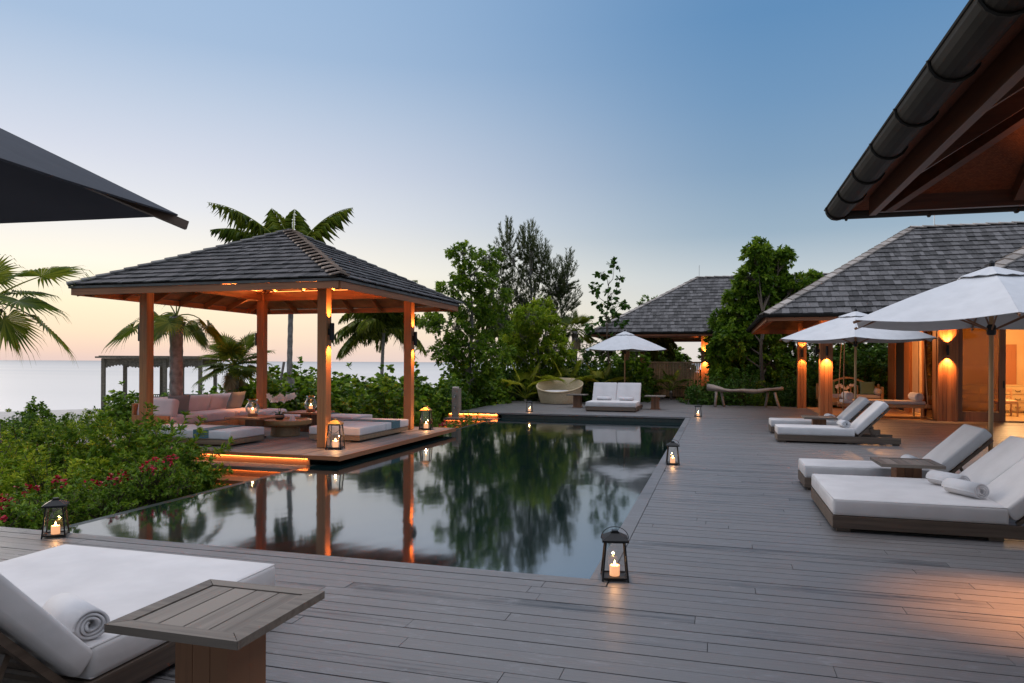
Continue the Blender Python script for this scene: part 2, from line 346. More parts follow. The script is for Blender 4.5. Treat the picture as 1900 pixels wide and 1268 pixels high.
def strip_light(name, a, b, direction, power, parent=None, w_=.02, color=(1, .36, .09)):
    """a thin LED line from a to b, shining in the given direction"""
    a, b = Vector(a), Vector(b); d = bpy.data.lights.new(name, 'AREA'); d.shape = 'RECTANGLE'; d.size = (b - a).length; d.size_y = w_; d.energy = power; d.color = color
    o = bpy.data.objects.new(name, d); COL.objects.link(o); z = -Vector(direction).normalized(); x = (b - a).normalized(); y = z.cross(x).normalized(); z = x.cross(y)
    M = Matrix((x, y, z)).transposed().to_4x4(); M.translation = (a + b) / 2; o.matrix_world = M
    if parent: o.parent = parent
    return o

# sea tone by distance: pale sky sheen and dark horizon band painted into the colour
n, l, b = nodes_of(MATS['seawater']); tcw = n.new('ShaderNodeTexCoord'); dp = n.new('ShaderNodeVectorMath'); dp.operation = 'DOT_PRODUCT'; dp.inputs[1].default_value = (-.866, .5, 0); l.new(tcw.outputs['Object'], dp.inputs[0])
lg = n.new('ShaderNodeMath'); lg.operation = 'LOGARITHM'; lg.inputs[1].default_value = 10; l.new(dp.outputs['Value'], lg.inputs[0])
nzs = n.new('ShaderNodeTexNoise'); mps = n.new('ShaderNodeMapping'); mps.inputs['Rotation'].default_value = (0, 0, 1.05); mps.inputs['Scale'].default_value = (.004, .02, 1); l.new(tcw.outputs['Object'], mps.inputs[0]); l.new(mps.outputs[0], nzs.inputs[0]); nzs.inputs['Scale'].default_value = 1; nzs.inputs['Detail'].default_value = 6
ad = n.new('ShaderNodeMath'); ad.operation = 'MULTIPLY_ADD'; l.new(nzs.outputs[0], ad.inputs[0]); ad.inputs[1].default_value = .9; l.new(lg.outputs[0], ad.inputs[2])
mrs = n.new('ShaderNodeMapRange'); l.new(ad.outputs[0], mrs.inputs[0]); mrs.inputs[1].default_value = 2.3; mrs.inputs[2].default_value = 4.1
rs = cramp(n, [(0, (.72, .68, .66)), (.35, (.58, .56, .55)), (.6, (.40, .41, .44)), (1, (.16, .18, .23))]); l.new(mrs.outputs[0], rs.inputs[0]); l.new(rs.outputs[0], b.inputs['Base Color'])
# ================================================================== the setting
SEA = -3.0
west = Vector((math.sin(math.radians(-60)), math.cos(math.radians(-60)), 0))
def hnoise(x, y): return .5 * math.sin(x * .31 + 1.3 * math.sin(y * .17)) * math.cos(y * .27 + .8) + .25 * math.sin(x * .9 + y * .7)
def ground_z(x, y):
    d = x * west.x + y * west.y
    if d < 16: z = -.75
    elif d < 46: z = -.75 - (d - 16) / 30 * .75
    elif d < 100: z = -1.5 - (d - 46) / 54 * 2.6
    else: z = -4.1 - min(d - 100, 100) * .02
    if x > -6.9 and -8 < y < 28.9: z = -2.0
    return z + .09 * hnoise(x, y)
def axis_pts(a, b, fine, lo, hi):
    p = list(np.arange(a, b + 1e-6, fine)); s = fine
    x = p[-1]
    while x < hi: s *= 1.25; x += s; p.append(x)
    s = fine; x = p[0]
    while x > lo: s *= 1.25; x -= s; p.insert(0, x)
    return p
xs = axis_pts(-26, 8, .6, -700, 500); ys = axis_pts(0, 42, .6, -300, 700)
g = MB(); g.v = [(x, y, ground_z(x, y)) for y in ys for x in xs]; nx = len(xs)
g.f = [(j * nx + i, j * nx + i + 1, (j + 1) * nx + i + 1, (j + 1) * nx + i) for j in range(len(ys) - 1) for i in range(nx - 1)]; g.r = [.5] * len(g.f)
o = g.build('ground', 'sand', smooth=True); tag(o, 'pale sandy ground between the deck and the sea', 'ground', kind='structure')
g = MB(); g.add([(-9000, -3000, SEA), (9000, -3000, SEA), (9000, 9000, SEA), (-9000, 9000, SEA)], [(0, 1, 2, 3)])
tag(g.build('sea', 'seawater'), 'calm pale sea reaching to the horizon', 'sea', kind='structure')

def planks(mb, x0, x1, y0, y1, wdt=.142, gap=.008, along='x', th=.03, zt=0, seed=1):
    R = random.Random(seed); a0, a1, b0, b1 = (y0, y1, x0, x1) if along == 'x' else (x0, x1, y0, y1)
    k = 0; a = a0
    while a < a1 - .02:
        aw = min(wdt, a1 - a); p = b0 - R.random() * 3.0
        while p < b1:
            q = p + R.choice((2.4, 3.0, 3.6, 4.2)); s, e = max(p, b0), min(q, b1)
            if e - s > .05:
                z = zt - th / 2 + R.uniform(-.0012, .0012)
                if along == 'x': mb.box(((s + e) / 2, a + aw / 2, z), (e - s - .004, aw - gap, th), rnd=R.random())
                else: mb.box((a + aw / 2, (s + e) / 2, z), (aw - gap, e - s - .004, th), rnd=R.random())
            p = q
        a += wdt
PX0, PX1, PY0, PY1, WZ = -6.5, -.9, 5.25, 21.62, -.15
g = MB()
planks(g, -17, 9, 5.11 - .142 * 65, 5.11, seed=1)
planks(g, -.758, 9, 5.11, 21.74, seed=2)
planks(g, -8.1, 9, 21.78, 28.6, seed=3)
# coping boards along the pool edges
for a, b_ in ((-17, -11), (-10.996, -6.2), (-6.196, -2.9), (-2.896, -.765)): g.box(((a + b_) / 2, 5.182, -.014), (b_ - a, .14, .032))
y = 5.256
while y < 21.6:
    e = min(y + 3.3, 21.615); g.box((-.832, (y + e) / 2, -.014), (.14, e - y - .004, .032)); y = e
x = -8.1
while x < -.9: e = min(x + 3.1, -.765); g.box(((x + e) / 2, 21.69, -.012), (e - x - .004, .14, .05)); x = e
tag(g.build('pool_deck', 'deckx'), 'weathered grey plank deck around the pool', 'deck', kind='structure')
g = MB(); g.box((-4, .55, -.075), (26, 9.1, .03)); g.box((4.06, 13.4, -.075), (9.7, 16.4, .03)); g.box((.45, 25.2, -.075), (17.0, 6.8, .03))  # dark sheet added below the boards as painted shade for the gaps
g.box((-8.07, 25.2, -.3), (.04, 6.8, .48)); g.box((-3.0, 28.62, -.3), (10.2, .04, .48))
tag(g.build('deck_shade_base', 'darkwall'), 'dark sheet under the deck boards standing in for shade in the gaps', 'deck', kind='structure')
g = MB(); planks(g, -3.1, -.9, 28.66, 37, .3, .006, 'x', .05, -.005, 9)
tag(g.build('garden_path', 'deckx'), 'grey garden path leading back from the deck into the shrubs', 'path', kind='structure')

g = MB(); nxp = 30; nyp = 60
g.add([(PX0, PY0, WZ), (PX1, PY0, WZ), (PX1, PY1, WZ), (PX0, PY1, WZ)], [(0, 1, 2, 3)])
tag(g.build('pool_water', 'poolwater'), 'still dark pool water reflecting the evening sky', 'pool water', kind='structure')
g = MB()
g.box((-6.56, 13.435, -.75), (.12, 16.37, 1.194)); g.box((-.87, 13.43, -.6), (.06, 16.4, 1.06)); g.box((-3.7, 21.65, -.6), (5.68, .06, 1.08)); g.box((-3.7, 5.22, -.6), (5.68, .06, 1.08))
tag(g.build('pool_wall', 'pooltile'), 'dark tiled wall of the infinity pool', 'pool wall', kind='structure')
g = MB(); g.box((-6.90, 7.9, -.60), (.55, 5.7, .3)); g.box((-6.90, 18.9, -.66), (.55, 5.4, .3))
tag(g.build('pool_gutter', 'wetstone'), 'wet dark stone channel beside the infinity edge', 'pool channel', kind='structure')

# steps with lit risers, leading down beside the pool
def steps(name, x0, x1, ytop, n, label):
    t = thing(name, label, 'steps', ((x0 + x1) / 2, ytop, 0), group='lit wooden steps beside the pool'); W = x1 - x0
    for k in range(n):
        z = -.165 * (k + 1); y = -.42 * k
        tr = MB(); tr.box((0, y - .222, z - .02), (W, .444, .04)); tr.box((0, y - .438, z - .05), (W, .012, .02)); tr.build('tread', 'teakx' if k % 2 else 'greywoodx', t)
        rs = MB(); rs.box((0, y + .012, z + .061), (W, .02, .12)); rs.build('riser', 'teakx', t)
        ls = MB(); ls.box((0, y - .004, z + .117), (W - .05, .006, .006)); ls.build('light_strip', 'ledstrip', t)
        strip_light('strip_glow', (-W / 2 + .03, y - .012, z + .112), (W / 2 - .03, y - .012, z + .112), (0, .75, -1), 9, t, color=(1, .45, .15))
    return t
steps('steps', -9.1, -6.64, 10.725, 4, 'lit wooden steps going down from the front of the pavilion platform')
steps('steps', -8.3, -6.64, 21.56, 4, 'lit wooden steps going down from the far deck with the basket daybed')

# ------------------------------------------------------------------ shingled hip roofs
def hip_geom(x0, x1, y0, y1, ze, tanp):
    h = min(x1 - x0, y1 - y0) / 2; zr = ze + h * tanp
    if x1 - x0 >= y1 - y0: ra, rb = Vector((x0 + h, y0 + h, zr)), Vector((x1 - h, y0 + h, zr))
    else: ra, rb = Vector((x0 + h, y0 + h, zr)), Vector((x0 + h, y1 - h, zr))
    c = [Vector((x0, y0, ze)), Vector((x1, y0, ze)), Vector((x1, y1, ze)), Vector((x0, y1, ze))]
    return h, zr, ra, rb, c
def hip_roof(parent, x0, x1, y0, y1, ze, tanp, expo, wlo, whi, matn, seed, capmats, faces=(0, 1, 2, 3), capw=.24, capl=.3, thick=.03, nm='roof'):
    R = random.Random(seed); h, zr, ra, rb, c = hip_geom(x0, x1, y0, y1, ze, tanp)
    ang = math.atan(tanp); cp = math.cos(ang); S = h / cp
    g = MB()
    for f in faces:
        A, B = c[f], c[(f + 1) % 4]; e = (B - A).normalized(); inn = Vector((-e.y, e.x, 0)); wv = inn * cp + Vector((0, 0, math.sin(ang))); nv = e.cross(wv); Ln = (B - A).length
        P = lambda u, s, n_: A + e * u + wv * s + nv * n_
        nrow = int(S / expo) + 1
        for k in range(nrow):
            s0 = k * expo - (.03 if k == 0 else 0); s1 = min(s0 + expo * 1.3, S)
            if s0 >= S - .01: break
            lo0, hi0 = max(s0, 0) * cp, Ln - max(s0, 0) * cp; lo1, hi1 = s1 * cp, Ln - s1 * cp
            u = lo0 - R.random() * whi
            while u < hi0:
                wd = R.uniform(wlo, whi); a, b_ = max(u, lo0), min(u + wd - .006, hi0); u += wd
                if b_ - a < .02: continue
                a1, b1 = min(max(a, lo1), hi1), max(min(b_, hi1), lo1)
                if b1 < a1: a1 = b1 = (a1 + b1) / 2
                ds = R.uniform(-.012, .012); n0 = thick + .012 + R.uniform(-.004, .006); n1 = .012
                vs = [P(a, s0 + ds, n0), P(b_, s0 + ds, n0), P(b1, s1, n1), P(a1, s1, n1), P(a, s0 + ds, n0 - thick * .75), P(b_, s0 + ds, n0 - thick * .75), P(b1, s1, n1 - .01), P(a1, s1, n1 - .01)]
                g.add(vs, [(0, 1, 2, 3), (4, 5, 1, 0), (5, 6, 2, 1), (7, 4, 0, 3)], R.random())
        g.add([P(0, 0, 0), P(Ln, 0, 0), P(Ln - h, S, 0), P(h, S, 0)] if Ln > 2 * h + .01 else [P(0, 0, 0), P(Ln, 0, 0), P(Ln / 2, S, 0)], [(0, 1, 2, 3)] if Ln > 2 * h + .01 else [(0, 1, 2)], .3)
    roof = g.build(nm, matn, parent)
    # the cap boards on hips and ridge
    tops = [ra, rb if x1 - x0 >= y1 - y0 else ra, rb, ra if x1 - x0 >= y1 - y0 else rb]
    if x1 - x0 < y1 - y0: tops = [ra, ra, rb, rb]
    def caps(p, q, m, name):
        d = q - p; Ln = d.length; d = d.normalized(); k = int(Ln / capl); step = Ln / max(k, 1)
        side = Vector((-d.y, d.x, 0)).normalized(); up = d.cross(side); up = up if up.z > 0 else -up
        cg = MB()
        for i in range(max(k, 1)):
            nw = m == 'newshingle'; a = p + d * (i * step - .02) + up * (.10 if nw else .075); b_ = p + d * ((i + (.62 if nw else 1)) * step + (0 if nw else .05)) + up * (.055 if nw else .045); rr = R.random()
            for sg in (-1, 1):
                o1 = side * sg * capw; dn = up * (-.30 * capw)
                vs = [a, a + o1 + dn, b_ + o1 + dn, b_]; lo = [v_ - up * .028 for v_ in vs]
                cg.add(vs + lo, [(0, 1, 2, 3), (0, 4, 5, 1), (1, 5, 6, 2), (2, 6, 7, 3), (7, 6, 5, 4)], rr)
        cg.build(name, m, roof)
    for i in range(4):
        if capmats[i]: caps(c[i], tops[i], capmats[i], 'hip_cap')
    if (rb - ra).length > .3: caps(ra, rb, capmats[0] or 'hipdark', 'ridge_cap')
    return roof, h, zr, ra, rb, c
def soffit(parent, x0, x1, y0, y1, ze, tanp, drop, matn, name='ceiling', inset=.02):
    h, zr, ra, rb, c = hip_geom(x0 + inset, x1 - inset, y0 + inset, y1 - inset, ze - drop, tanp)
    g = MB(); tp = [ra, rb, rb, ra] if x1 - x0 >= y1 - y0 else [ra, ra, rb, rb]
    for f in range(4):
        a, b_, q, p = c[f], c[(f + 1) % 4], tp[(f + 1) % 4], tp[f]
        vs = [a, b_, q, p] if (q - p).length > .01 else [a, b_, p]
        up = [v_ + Vector((0, 0, .012)) for v_ in vs]; k = len(vs)
        g.add(vs + up, [tuple(range(k - 1, -1, -1)), tuple(range(k, 2 * k))], .5)
    return g.build(name, matn, parent)

# ------------------------------------------------------------------ the pavilion on its platform
pcx, pcy, pdx, pdy, ps = -9.03, 13.72, 2.01, 1.9, 2.9
PZ, PT = 3.03, .487
pav = thing('pavilion', 'open timber pavilion with shingled hip roof on four posts at the left of the pool', 'pavilion', (0, 0, 0))
X0, X1, Y0, Y1 = pcx - ps, pcx + ps, pcy - ps, pcy + ps
hip_roof(pav, X0, X1, Y0, Y1, PZ, PT, .243, .09, .2, 'shingle', 3, ['hipdark', 'newshingle', 'hipdark', 'hipdark'], capw=.16, capl=.245)
soffit(pav, X0, X1, Y0, Y1, PZ, PT, .05, 'soffit')
for i, (a, b_) in enumerate((((X0, Y0), (X1, Y0)), ((X1, Y0), (X1, Y1)), ((X1, Y1), (X0, Y1)), ((X0, Y1), (X0, Y0)))):
    g = MB(); dx = (b_[0] - a[0]) and math.copysign(.02, b_[0] - a[0]); dy = (b_[1] - a[1]) and math.copysign(.02, b_[1] - a[1])
    n_ = Vector((-(b_[1] - a[1]), b_[0] - a[0], 0)).normalized()
    A = Vector((*a, PZ - .125)) + n_ * .03; B = Vector((*b_, PZ - .125)) + n_ * .03
    d = (B - A).normalized() * .046
    g.bar(A + d, B - d, .03, .12); g.build('fascia', 'teakx' if i % 2 == 0 else 'teaky', pav)
    g = MB(); n2 = n_ * -.012; g.bar(A + n2 + Vector((0, 0, .088)), B + n2 + Vector((0, 0, .088)), .05, .045); g.build('eave_board', 'hipdark', pav)
bt = .2; bz = 3.02
for sx in (-1, 1):
    for sy in (-1, 1):
        strip_light('strip_glow', (pcx - 1.7, pcy + sy * (pdy - .02), 3.345), (pcx + 1.7, pcy + sy * (pdy - .02), 3.345), (0, -.25 * sy, 1), 140, pav) if sx > 0 else strip_light('strip_glow', (pcx + sy * (pdx - .02), pcy - 1.6, 3.345), (pcx + sy * (pdx - .02), pcy + 1.6, 3.345), (-.25 * sy, 0, 1), 140, pav)
        px_, py_ = pcx + sx * pdx, pcy + sy * pdy
        g = MB(); g.box((px_, py_, 1.66), (.19, .19, 3.3), bev=.012); post = g.build('post', 'teakz', pav)
        s_ = 1 if sx > 0 else -1; fx = px_ + s_ * .16
        g = MB(); g.lathe([(.035, 1.99), (.042, 2.0), (.042, 2.30), (.035, 2.31)], 12, (fx, py_, 0)); g.box((px_ + s_ * .11, py_, 2.15), (.05, .07, .12)); sc_ = g.build('wall_lamp', 'iron', pav)
        spot('lamp_beam', (fx + s_ * .02, py_, 1.97), (-.12 * s_, 0, -1), 115, 75); spot('lamp_beam', (fx + s_ * .02, py_, 2.33), (-.12 * s_, 0, 1), 80, 75)
for sy in (-1, 1):
    g = MB(); g.box((pcx, pcy + sy * pdy, 3.22), (2 * pdx - .2, .1, .22)); g.build('beam', 'teakx', pav)
    g = MB(); g.box((pcx, pcy + sy * (pdy - .03), 3.337), (2 * pdx - .5, .008, .008)); g.build('light_strip', 'ledstrip', pav)
for sx in (-1, 1):
    g = MB(); g.box((pcx + sx * pdx, pcy, 3.22), (.1, 2 * pdy - .2, .22)); g.build('beam', 'teaky', pav)
    g = MB(); g.box((pcx + sx * (pdx - .03), pcy, 3.337), (.01, 2 * pdy - .5, .01)); g.build('light_strip', 'ledstrip', pav)
apx = Vector((pcx, pcy, PZ + ps * PT - .2))
for f in range(4):
    for k in range(-3, 4):
        off = k * .82
        if f == 0: a = Vector((pcx + off, Y0 + .06, 0)); iny = Vector((0, 1, 0))
        elif f == 1: a = Vector((X1 - .06, pcy + off, 0)); iny = Vector((-1, 0, 0))
        elif f == 2: a = Vector((pcx + off, Y1 - .06, 0)); iny = Vector((0, -1, 0))
        else: a = Vector((X0 + .06, pcy + off, 0)); iny = Vector((1, 0, 0))
        run = ps - .06 - abs(off) - .05
        if run < .25: continue
        p = a + Vector((0, 0, PZ - .16 + .06 * PT)); q = p + iny * run + Vector((0, 0, run * PT))
        g = MB(); g.bar(p, q, .05, .11); g.build('rafter', 'teakx' if f % 2 else 'teaky', pav)
for (cx_, cy_) in ((X0, Y0), (X1, Y0), (X1, Y1), (X0, Y1)):
    g = MB(); a = Vector((cx_, cy_, PZ - .19)); d = (apx - Vector((cx_, cy_, PZ - .2))); g.bar(a + d * .03, a + d * .99, .06, .13); g.build('hip_rafter', 'teakx', pav)
# platform
g = MB(); planks(g, -12.6, -6.12, 10.76, 16.3, .14, .007, 'y', .03, 0, 5)
pl = g.build('platform', 'decky', pav)
g = MB(); g.box((-9.36, 10.742, -.025), (6.52, .03, .06)); g.box((-9.36, 10.72, -.045), (6.52, .012, .03)); g.box((-6.105, 13.53, -.035), (.03, 5.57, .08)); g.box((-9.36, 16.31, -.035), (6.52, .03, .08)); g.build('edge_board', 'teakx', pl)
g = MB(); g.box((-9.36, 13.53, -.075), (6.4, 5.4, .04)); g.box((-9.7, 13.53, -.45), (6.0, 5.3, .7)); g.build('platform_base', 'darkwall', pl)
# ------------------------------------------------------------------ houses
def gutter(parent, p, q, r=.075, name='gutter'):
    p, q = Vector(p), Vector(q); d = (q - p); Ln = d.length; d.normalize(); s_ = Vector((-d.y, d.x, 0)); up = Vector((0, 0, 1)); g = MB(); n_ = 10
    for i in range(n_):
        a0 = PI + PI * i / n_; a1 = PI + PI * (i + 1) / n_
        v0 = s_ * math.cos(a0) * r + up * math.sin(a0) * r; v1 = s_ * math.cos(a1) * r + up * math.sin(a1) * r
        g.add([p + v0, p + v1, q + v1, q + v0, p + v0 * .93, p + v1 * .93, q + v1 * .93, q + v0 * .93], [(0, 1, 2, 3), (7, 6, 5, 4)], .5)
    g.tube([p + s_ * r, q + s_ * r], .009, 6); g.tube([p - s_ * r, q - s_ * r], .009, 6)
    for e in (p, q):
        g.add([e + s_ * math.cos(PI + PI * i / n_) * r + up * math.sin(PI + PI * i / n_) * r for i in range(n_ + 1)], [tuple(range(n_ + 1))], .5)
    o = g.build(name, 'bronze', parent)
    k = int(Ln / .62)
    for i in range(k + 1):
        c = p + d * (.12 + i * (Ln - .24) / max(k, 1)); b_ = MB()
        pts = [c + s_ * math.cos(PI + PI * j / 8) * (r + .008) + up * math.sin(PI + PI * j / 8) * (r + .008) for j in range(9)]
        b_.tube(pts, .008, 5); b_.build('gutter_bracket', 'bronze', o)
    return o
def sconce(parent, x, y, z, face, power=22):
    """up and down wall lamp on the face pointing -y ('s') or -x ('w') or +x ('e')"""
    dx, dy = {'s': (0, -1), 'w': (-1, 0), 'e': (1, 0)}[face]
    g = MB(); cx_, cy_ = x + dx * .09, y + dy * .09
    g.lathe([(.032, -.14), (.036, -.13), (.036, .13), (.032, .14)], 12, (cx_, cy_, z)); g.box((x + dx * .03, y + dy * .03, z), (.06, .06, .1)); g.build('wall_lamp', 'iron', parent)
    spot('lamp_beam', (cx_ + dx * .02, cy_ + dy * .02, z - .15), (-dx * .25, -dy * .25, -1), power, 85); spot('lamp_beam', (cx_ + dx * .02, cy_ + dy * .02, z + .15), (-dx * .25, -dy * .25, 1), power, 85)

def eaves(parent, x0, x1, y0, y1, ze, gut=True, gr=.075):
    for i, (a, b_) in enumerate((((x0, y0), (x1, y0)), ((x1, y0), (x1, y1)), ((x1, y1), (x0, y1)), ((x0, y1), (x0, y0)))):
        n_ = Vector((-(b_[1] - a[1]), b_[0] - a[0], 0)).normalized(); A = Vector((*a, ze - .1)) + n_ * .06; B = Vector((*b_, ze - .1)) + n_ * .06; d = (B - A).normalized()
        g = MB(); g.bar(A + d * .08, B - d * .08, .035, .16); g.build('fascia', 'teakx' if i % 2 == 0 else 'teaky', parent)
        if gut: gutter(parent, Vector((*a, ze - .02)) - n_ * (gr + .003 - .01), Vector((*b_, ze - .02)) - n_ * (gr + .003 - .01), gr)

house = thing('house', 'timber villa with grey shingled hip roof and warm lit porch at the right', 'house', (1.2, 20.3, 0))
HL = Vector((1.2, 20.3, 0)); house.location = (0, 0, 0)
HX0, HX1, HY0, HY1, HE = 1.2, 17.5, 20.3, 29.4, 2.92
HT = (5.84 - HE) / 4.55
hip_roof(house, HX0, HX1, HY0, HY1, HE, HT, .30, .10, .22, 'shingle_house', 11, ['hipcap', 'hipdark', 'hipdark', 'hipdark'], capw=.17, capl=.33, thick=.035)
soffit(house, HX0, HX1, HY0, HY1, HE, HT, .06, 'soffit'); eaves(house, HX0, HX1, HY0, HY1, HE)
for k in range(12):
    g = MB(); x = 1.9 + k * .95; r_ = min(2.9, x - 1.35); g.bar((x, 20.45, HE - .1), (x, 20.45 + r_, HE - .1 + r_ * HT), .06, .12); g.build('rafter', 'teaky', house)
for k in range(9):
    g = MB(); y = 20.9 + k * .95; r_ = min(y - 20.5, 29.2 - y, 2.6); g.bar((1.35, y, HE - .1), (1.35 + r_, y, HE - .1 + r_ * HT), .06, .12); g.build('rafter', 'teakx', house)
g = MB(); g.bar((1.3, 20.4, HE - .14), (4.6, 23.7, HE - .14 + 3.3 * HT), .08, .16); g.build('hip_rafter', 'teakx', house)
# posts and piers
for (x, y, wx, wy, lamp) in ((2.92, 27.9, .3, .3, False), (3.06, 22.9, .34, .34, True)):
    g = MB()
    for i in range(3): g.box((x - wx / 3 + i * wx / 3, y, 1.53), (wx / 3 - .006, wy, 3.06))
    g.build('post', 'teakz', house)
    if lamp: sconce(house, x, y - wy / 2, 1.98, 's', 140)
    else: sconce(house, x - .0, y - wy / 2, 1.98, 's', 50)
sconce(house, 3.06 - .17, 22.9, 1.98, 'w', 40)
for y0_, y1_ in ((22.9, 22.9),):
    g = MB(); g.box((4.6, 22.9, 2.98), (2.7, .14, .26)); g.build('beam', 'teakx', house)
g = MB(); g.box((3.0, 25.4, 2.98), (.14, 4.7, .26)); g.build('beam', 'teaky', house)
# pier with the lamp
g = MB()
for i in range(4): g.box((5.97 + .115 * i + .057, 22.85, 1.5), (.11, .2, 3.0))
g.build('pier', 'teakz', house); sconce(house, 6.19, 22.75, 2.0, 's', 170)
g = MB(); g.box((6.455, 22.87, 1.5), (.04, .2, 3.0)); g.build('door_post', 'teakz', house)
# sliding glass door
dr = MB(); X_, W_ = 6.48, 1.2
dr.box((X_ + .07, 22.9, 1.4), (.13, .06, 2.78)); dr.box((X_ + W_ - .09, 22.9, 1.4), (.16, .06, 2.78)); dr.box((X_ + W_ / 2 - .01, 22.9, .15), (W_ - .3, .056, .26)); dr.box((X_ + W_ / 2 - .01, 22.9, 2.72), (W_ - .3, .056, .14))
d1 = dr.build('sliding_door', 'brownz', house)
g = MB(); g.box((X_ + W_ / 2 - .01, 22.9, 1.47), (W_ - .3, .012, 2.36)); g.build('pane', 'doorglass', d1)
g = MB(); g.box((X_ + W_ - .06, 22.855, 1.05), (.025, .03, .2)); g.build('handle', 'iron', d1)
g = MB(); g.box((9.4, 22.9, .02), (6.0, .12, .04)); g.box((9.4, 22.9, 2.9), (6.3, .14, .3)); g.build('door_frame', 'brownz', house)
# room beyond
g = MB(); g.box((9.7, 28.6, 1.45), (7.2, .1, 2.9)); g.box((13.3, 25.7, 1.45), (.1, 5.7, 2.9)); g.build('room_wall', 'roomwall', house)
g = MB(); g.box((9.7, 25.75, .005), (7.1, 5.6, .02)); g.build('room_floor', 'roomfloor', house)
g = MB(); g.box((9.7, 25.75, 2.93), (7.1, 5.6, .04)); g.build('room_ceiling', 'roomwall', house)
g = MB(); g.box((9.62, 28.5, 1.15), (.5, .05, 2.3)); g.build('door', 'teakz', house)
# side wall of open folding doors towards the porch
def yon(u, X=6.0):
    r = (u - CX) / F; q = (-_s + r * _c) / (_c + r * _s); return X / q
def sidepanel(u0, u1, kind):
    y0_, y1_ = yon(u1), yon(u0); m_ = {'frame': 'teakz', 'glass': 'doorglass', 'curtain': 'curtain', 'dark': 'darkwall'}[kind]
    g = MB(); g.box((6.0, (y0_ + y1_) / 2, 1.45), ({'frame': .09, 'glass': .012, 'curtain': .05, 'dark': .02}[kind], y1_ - y0_ - .004, 2.84 if kind != 'curtain' else 2.7))
    g.build({'frame': 'door_frame', 'glass': 'pane', 'curtain': 'curtain', 'dark': 'door_panel'}[kind], m_, house)
for a, b_, k in ((1650, 1663, 'frame'), (1663, 1680, 'dark'), (1680, 1690, 'frame'), (1713, 1717, 'frame'), (1717, 1733, 'glass'), (1733, 1740, 'frame')): sidepanel(a, b_, k)
g = MB()
y = yon(1712)
for i in range(14): g.box((6.06 + .035 * (i % 2), yon(1702) + (i + .5) * (yon(1690) - yon(1702)) / 14, 1.42), (.03, .12, 2.7))
g.build('curtain', 'curtain', house)
g = MB(); g.box((6.25, 24.4, 1.42), (.03, .35, 2.7)); g.box((6.3, 24.15, 1.42), (.03, .3, 2.7)); g.build('curtain', 'curtain', house)
g = MB(); g.box((4.6, 25.6, .006), (3.0, 5.4, .02)); g.build('porch_floor', 'honeyx', house)
g = MB(); g.tube([(6.4, 24.85, 5.85), (6.4, 24.85, 6.55)], .012, 6); g.build('lightning_rod', 'steel', house)
pt('room_light', (8.7, 25.5, 2.3), 300, (1, .57, .24), .25); pt('room_light', (7.0, 24.3, 2.3), 90, (1, .57, .24), .2)
pt('porch_light', (4.6, 24.6, 2.6), 130, (1, .42, .13), .15)
# lower porch roof in front, mostly behind the big umbrella
hip_roof(house, 4.25, 13.0, 15.5, 20.22, 2.95, .55, .30, .10, .22, 'shingle_house', 15, ['hipcap', 'hipdark', None, None], faces=(0, 3), capw=.17, capl=.33, nm='porch_roof')
g = MB(); g.box((8.6, 17.9, 2.86), (8.6, 4.6, .05)); g.build('porch_ceiling', 'soffit', house)
for x in (8.3, 12.5):
    g = MB(); g.box((x, 15.9, 1.42), (.25, .25, 2.84)); g.build('post', 'teakz', house)

far = thing('house', 'far timber villa with shingled hip roof half hidden by trees behind the daybed', 'house', (0, 0, 0))
FX0, FX1, FY0, FY1 = -5.5, 12.0, 31.7, 40.7; FE = 2.95; FT = .63
hip_roof(far, FX0, FX1, FY0, FY1, FE, FT, .30, .10, .24, 'shingle_house', 21, ['hipcap', 'hipdark', 'hipdark', 'hipdark'], capw=.14, capl=.4)
soffit(far, FX0, FX1, FY0, FY1, FE, FT, .06, 'soffit'); eaves(far, FX0, FX1, FY0, FY1, FE)
for x, y in ((-4.0, 33.2), (-.55, 33.2), (.7, 33.2), (-3.9, 39), (.7, 39)):
    g = MB(); g.box((x, y, 1.1), (.35 if x == -.55 else .2, .3, 3.7)); g.build('post', 'teakz', far)
g = MB(); g.box((-1.7, 33.2, 2.86), (5.0, .16, .22)); g.build('beam', 'teakx', far)
g = MB()
for i in range(34): g.box((-3.1 + i * .07, 33.0, .85), (.05, .03, 1.5))
g.box((-1.95, 33.0, 1.63), (2.5, .12, .07)); g.build('screen', 'honeyz', far)
sconce(far, -.55, 33.05, 1.9, 's', 130); spot('lamp_beam', (-2.2, 34, 2.3), (0, .3, 1), 60, 120)
g = MB(); gz = FE + 4.5 * FT; g.tube([(-.9, 36.2, gz), (-.9, 36.2, gz + .6)], .014, 6); g.build('lightning_rod', 'steel', far)

# the house on our side: its eave corner hangs over the right edge
near = thing('house', 'near villa seen only as dark eaves with bronze gutter at the upper right', 'house', (0, 0, 0))
NE = 2.93; NX0, NX1, NY0, NY1 = 1.03, 12, -6.0, 6.62
hip_roof(near, NX0, NX1, NY0, NY1, NE, .64, .30, .16, .30, 'shingle_house', 31, ['hipdark'] * 4, capw=.17, capl=.33)
h_, zr_, ra_, rb_, c_ = hip_geom(NX0, NX1, NY0, NY1, NE, .64)
soffit(near, NX0, NX1, NY0, NY1, NE, .64, .05, 'woven')
gutter(near, (NX0 - .05, -4, NE + .0), (NX0 - .05, NY1 + .1, NE - .0), .095); gutter(near, (NX0 - .1, NY1 + .05, NE), (10, NY1 + .05, NE), .095)
g = MB(); g.box((NX0 + .18, 1.2, NE - .03), (.05, 10.5, .17)); g.build('fascia', 'darkteaky', near)
g = MB(); g.box((6.1, NY1 - .14, NE - .01), (9.7, .05, .15)); g.build('fascia', 'darkteakx', near)
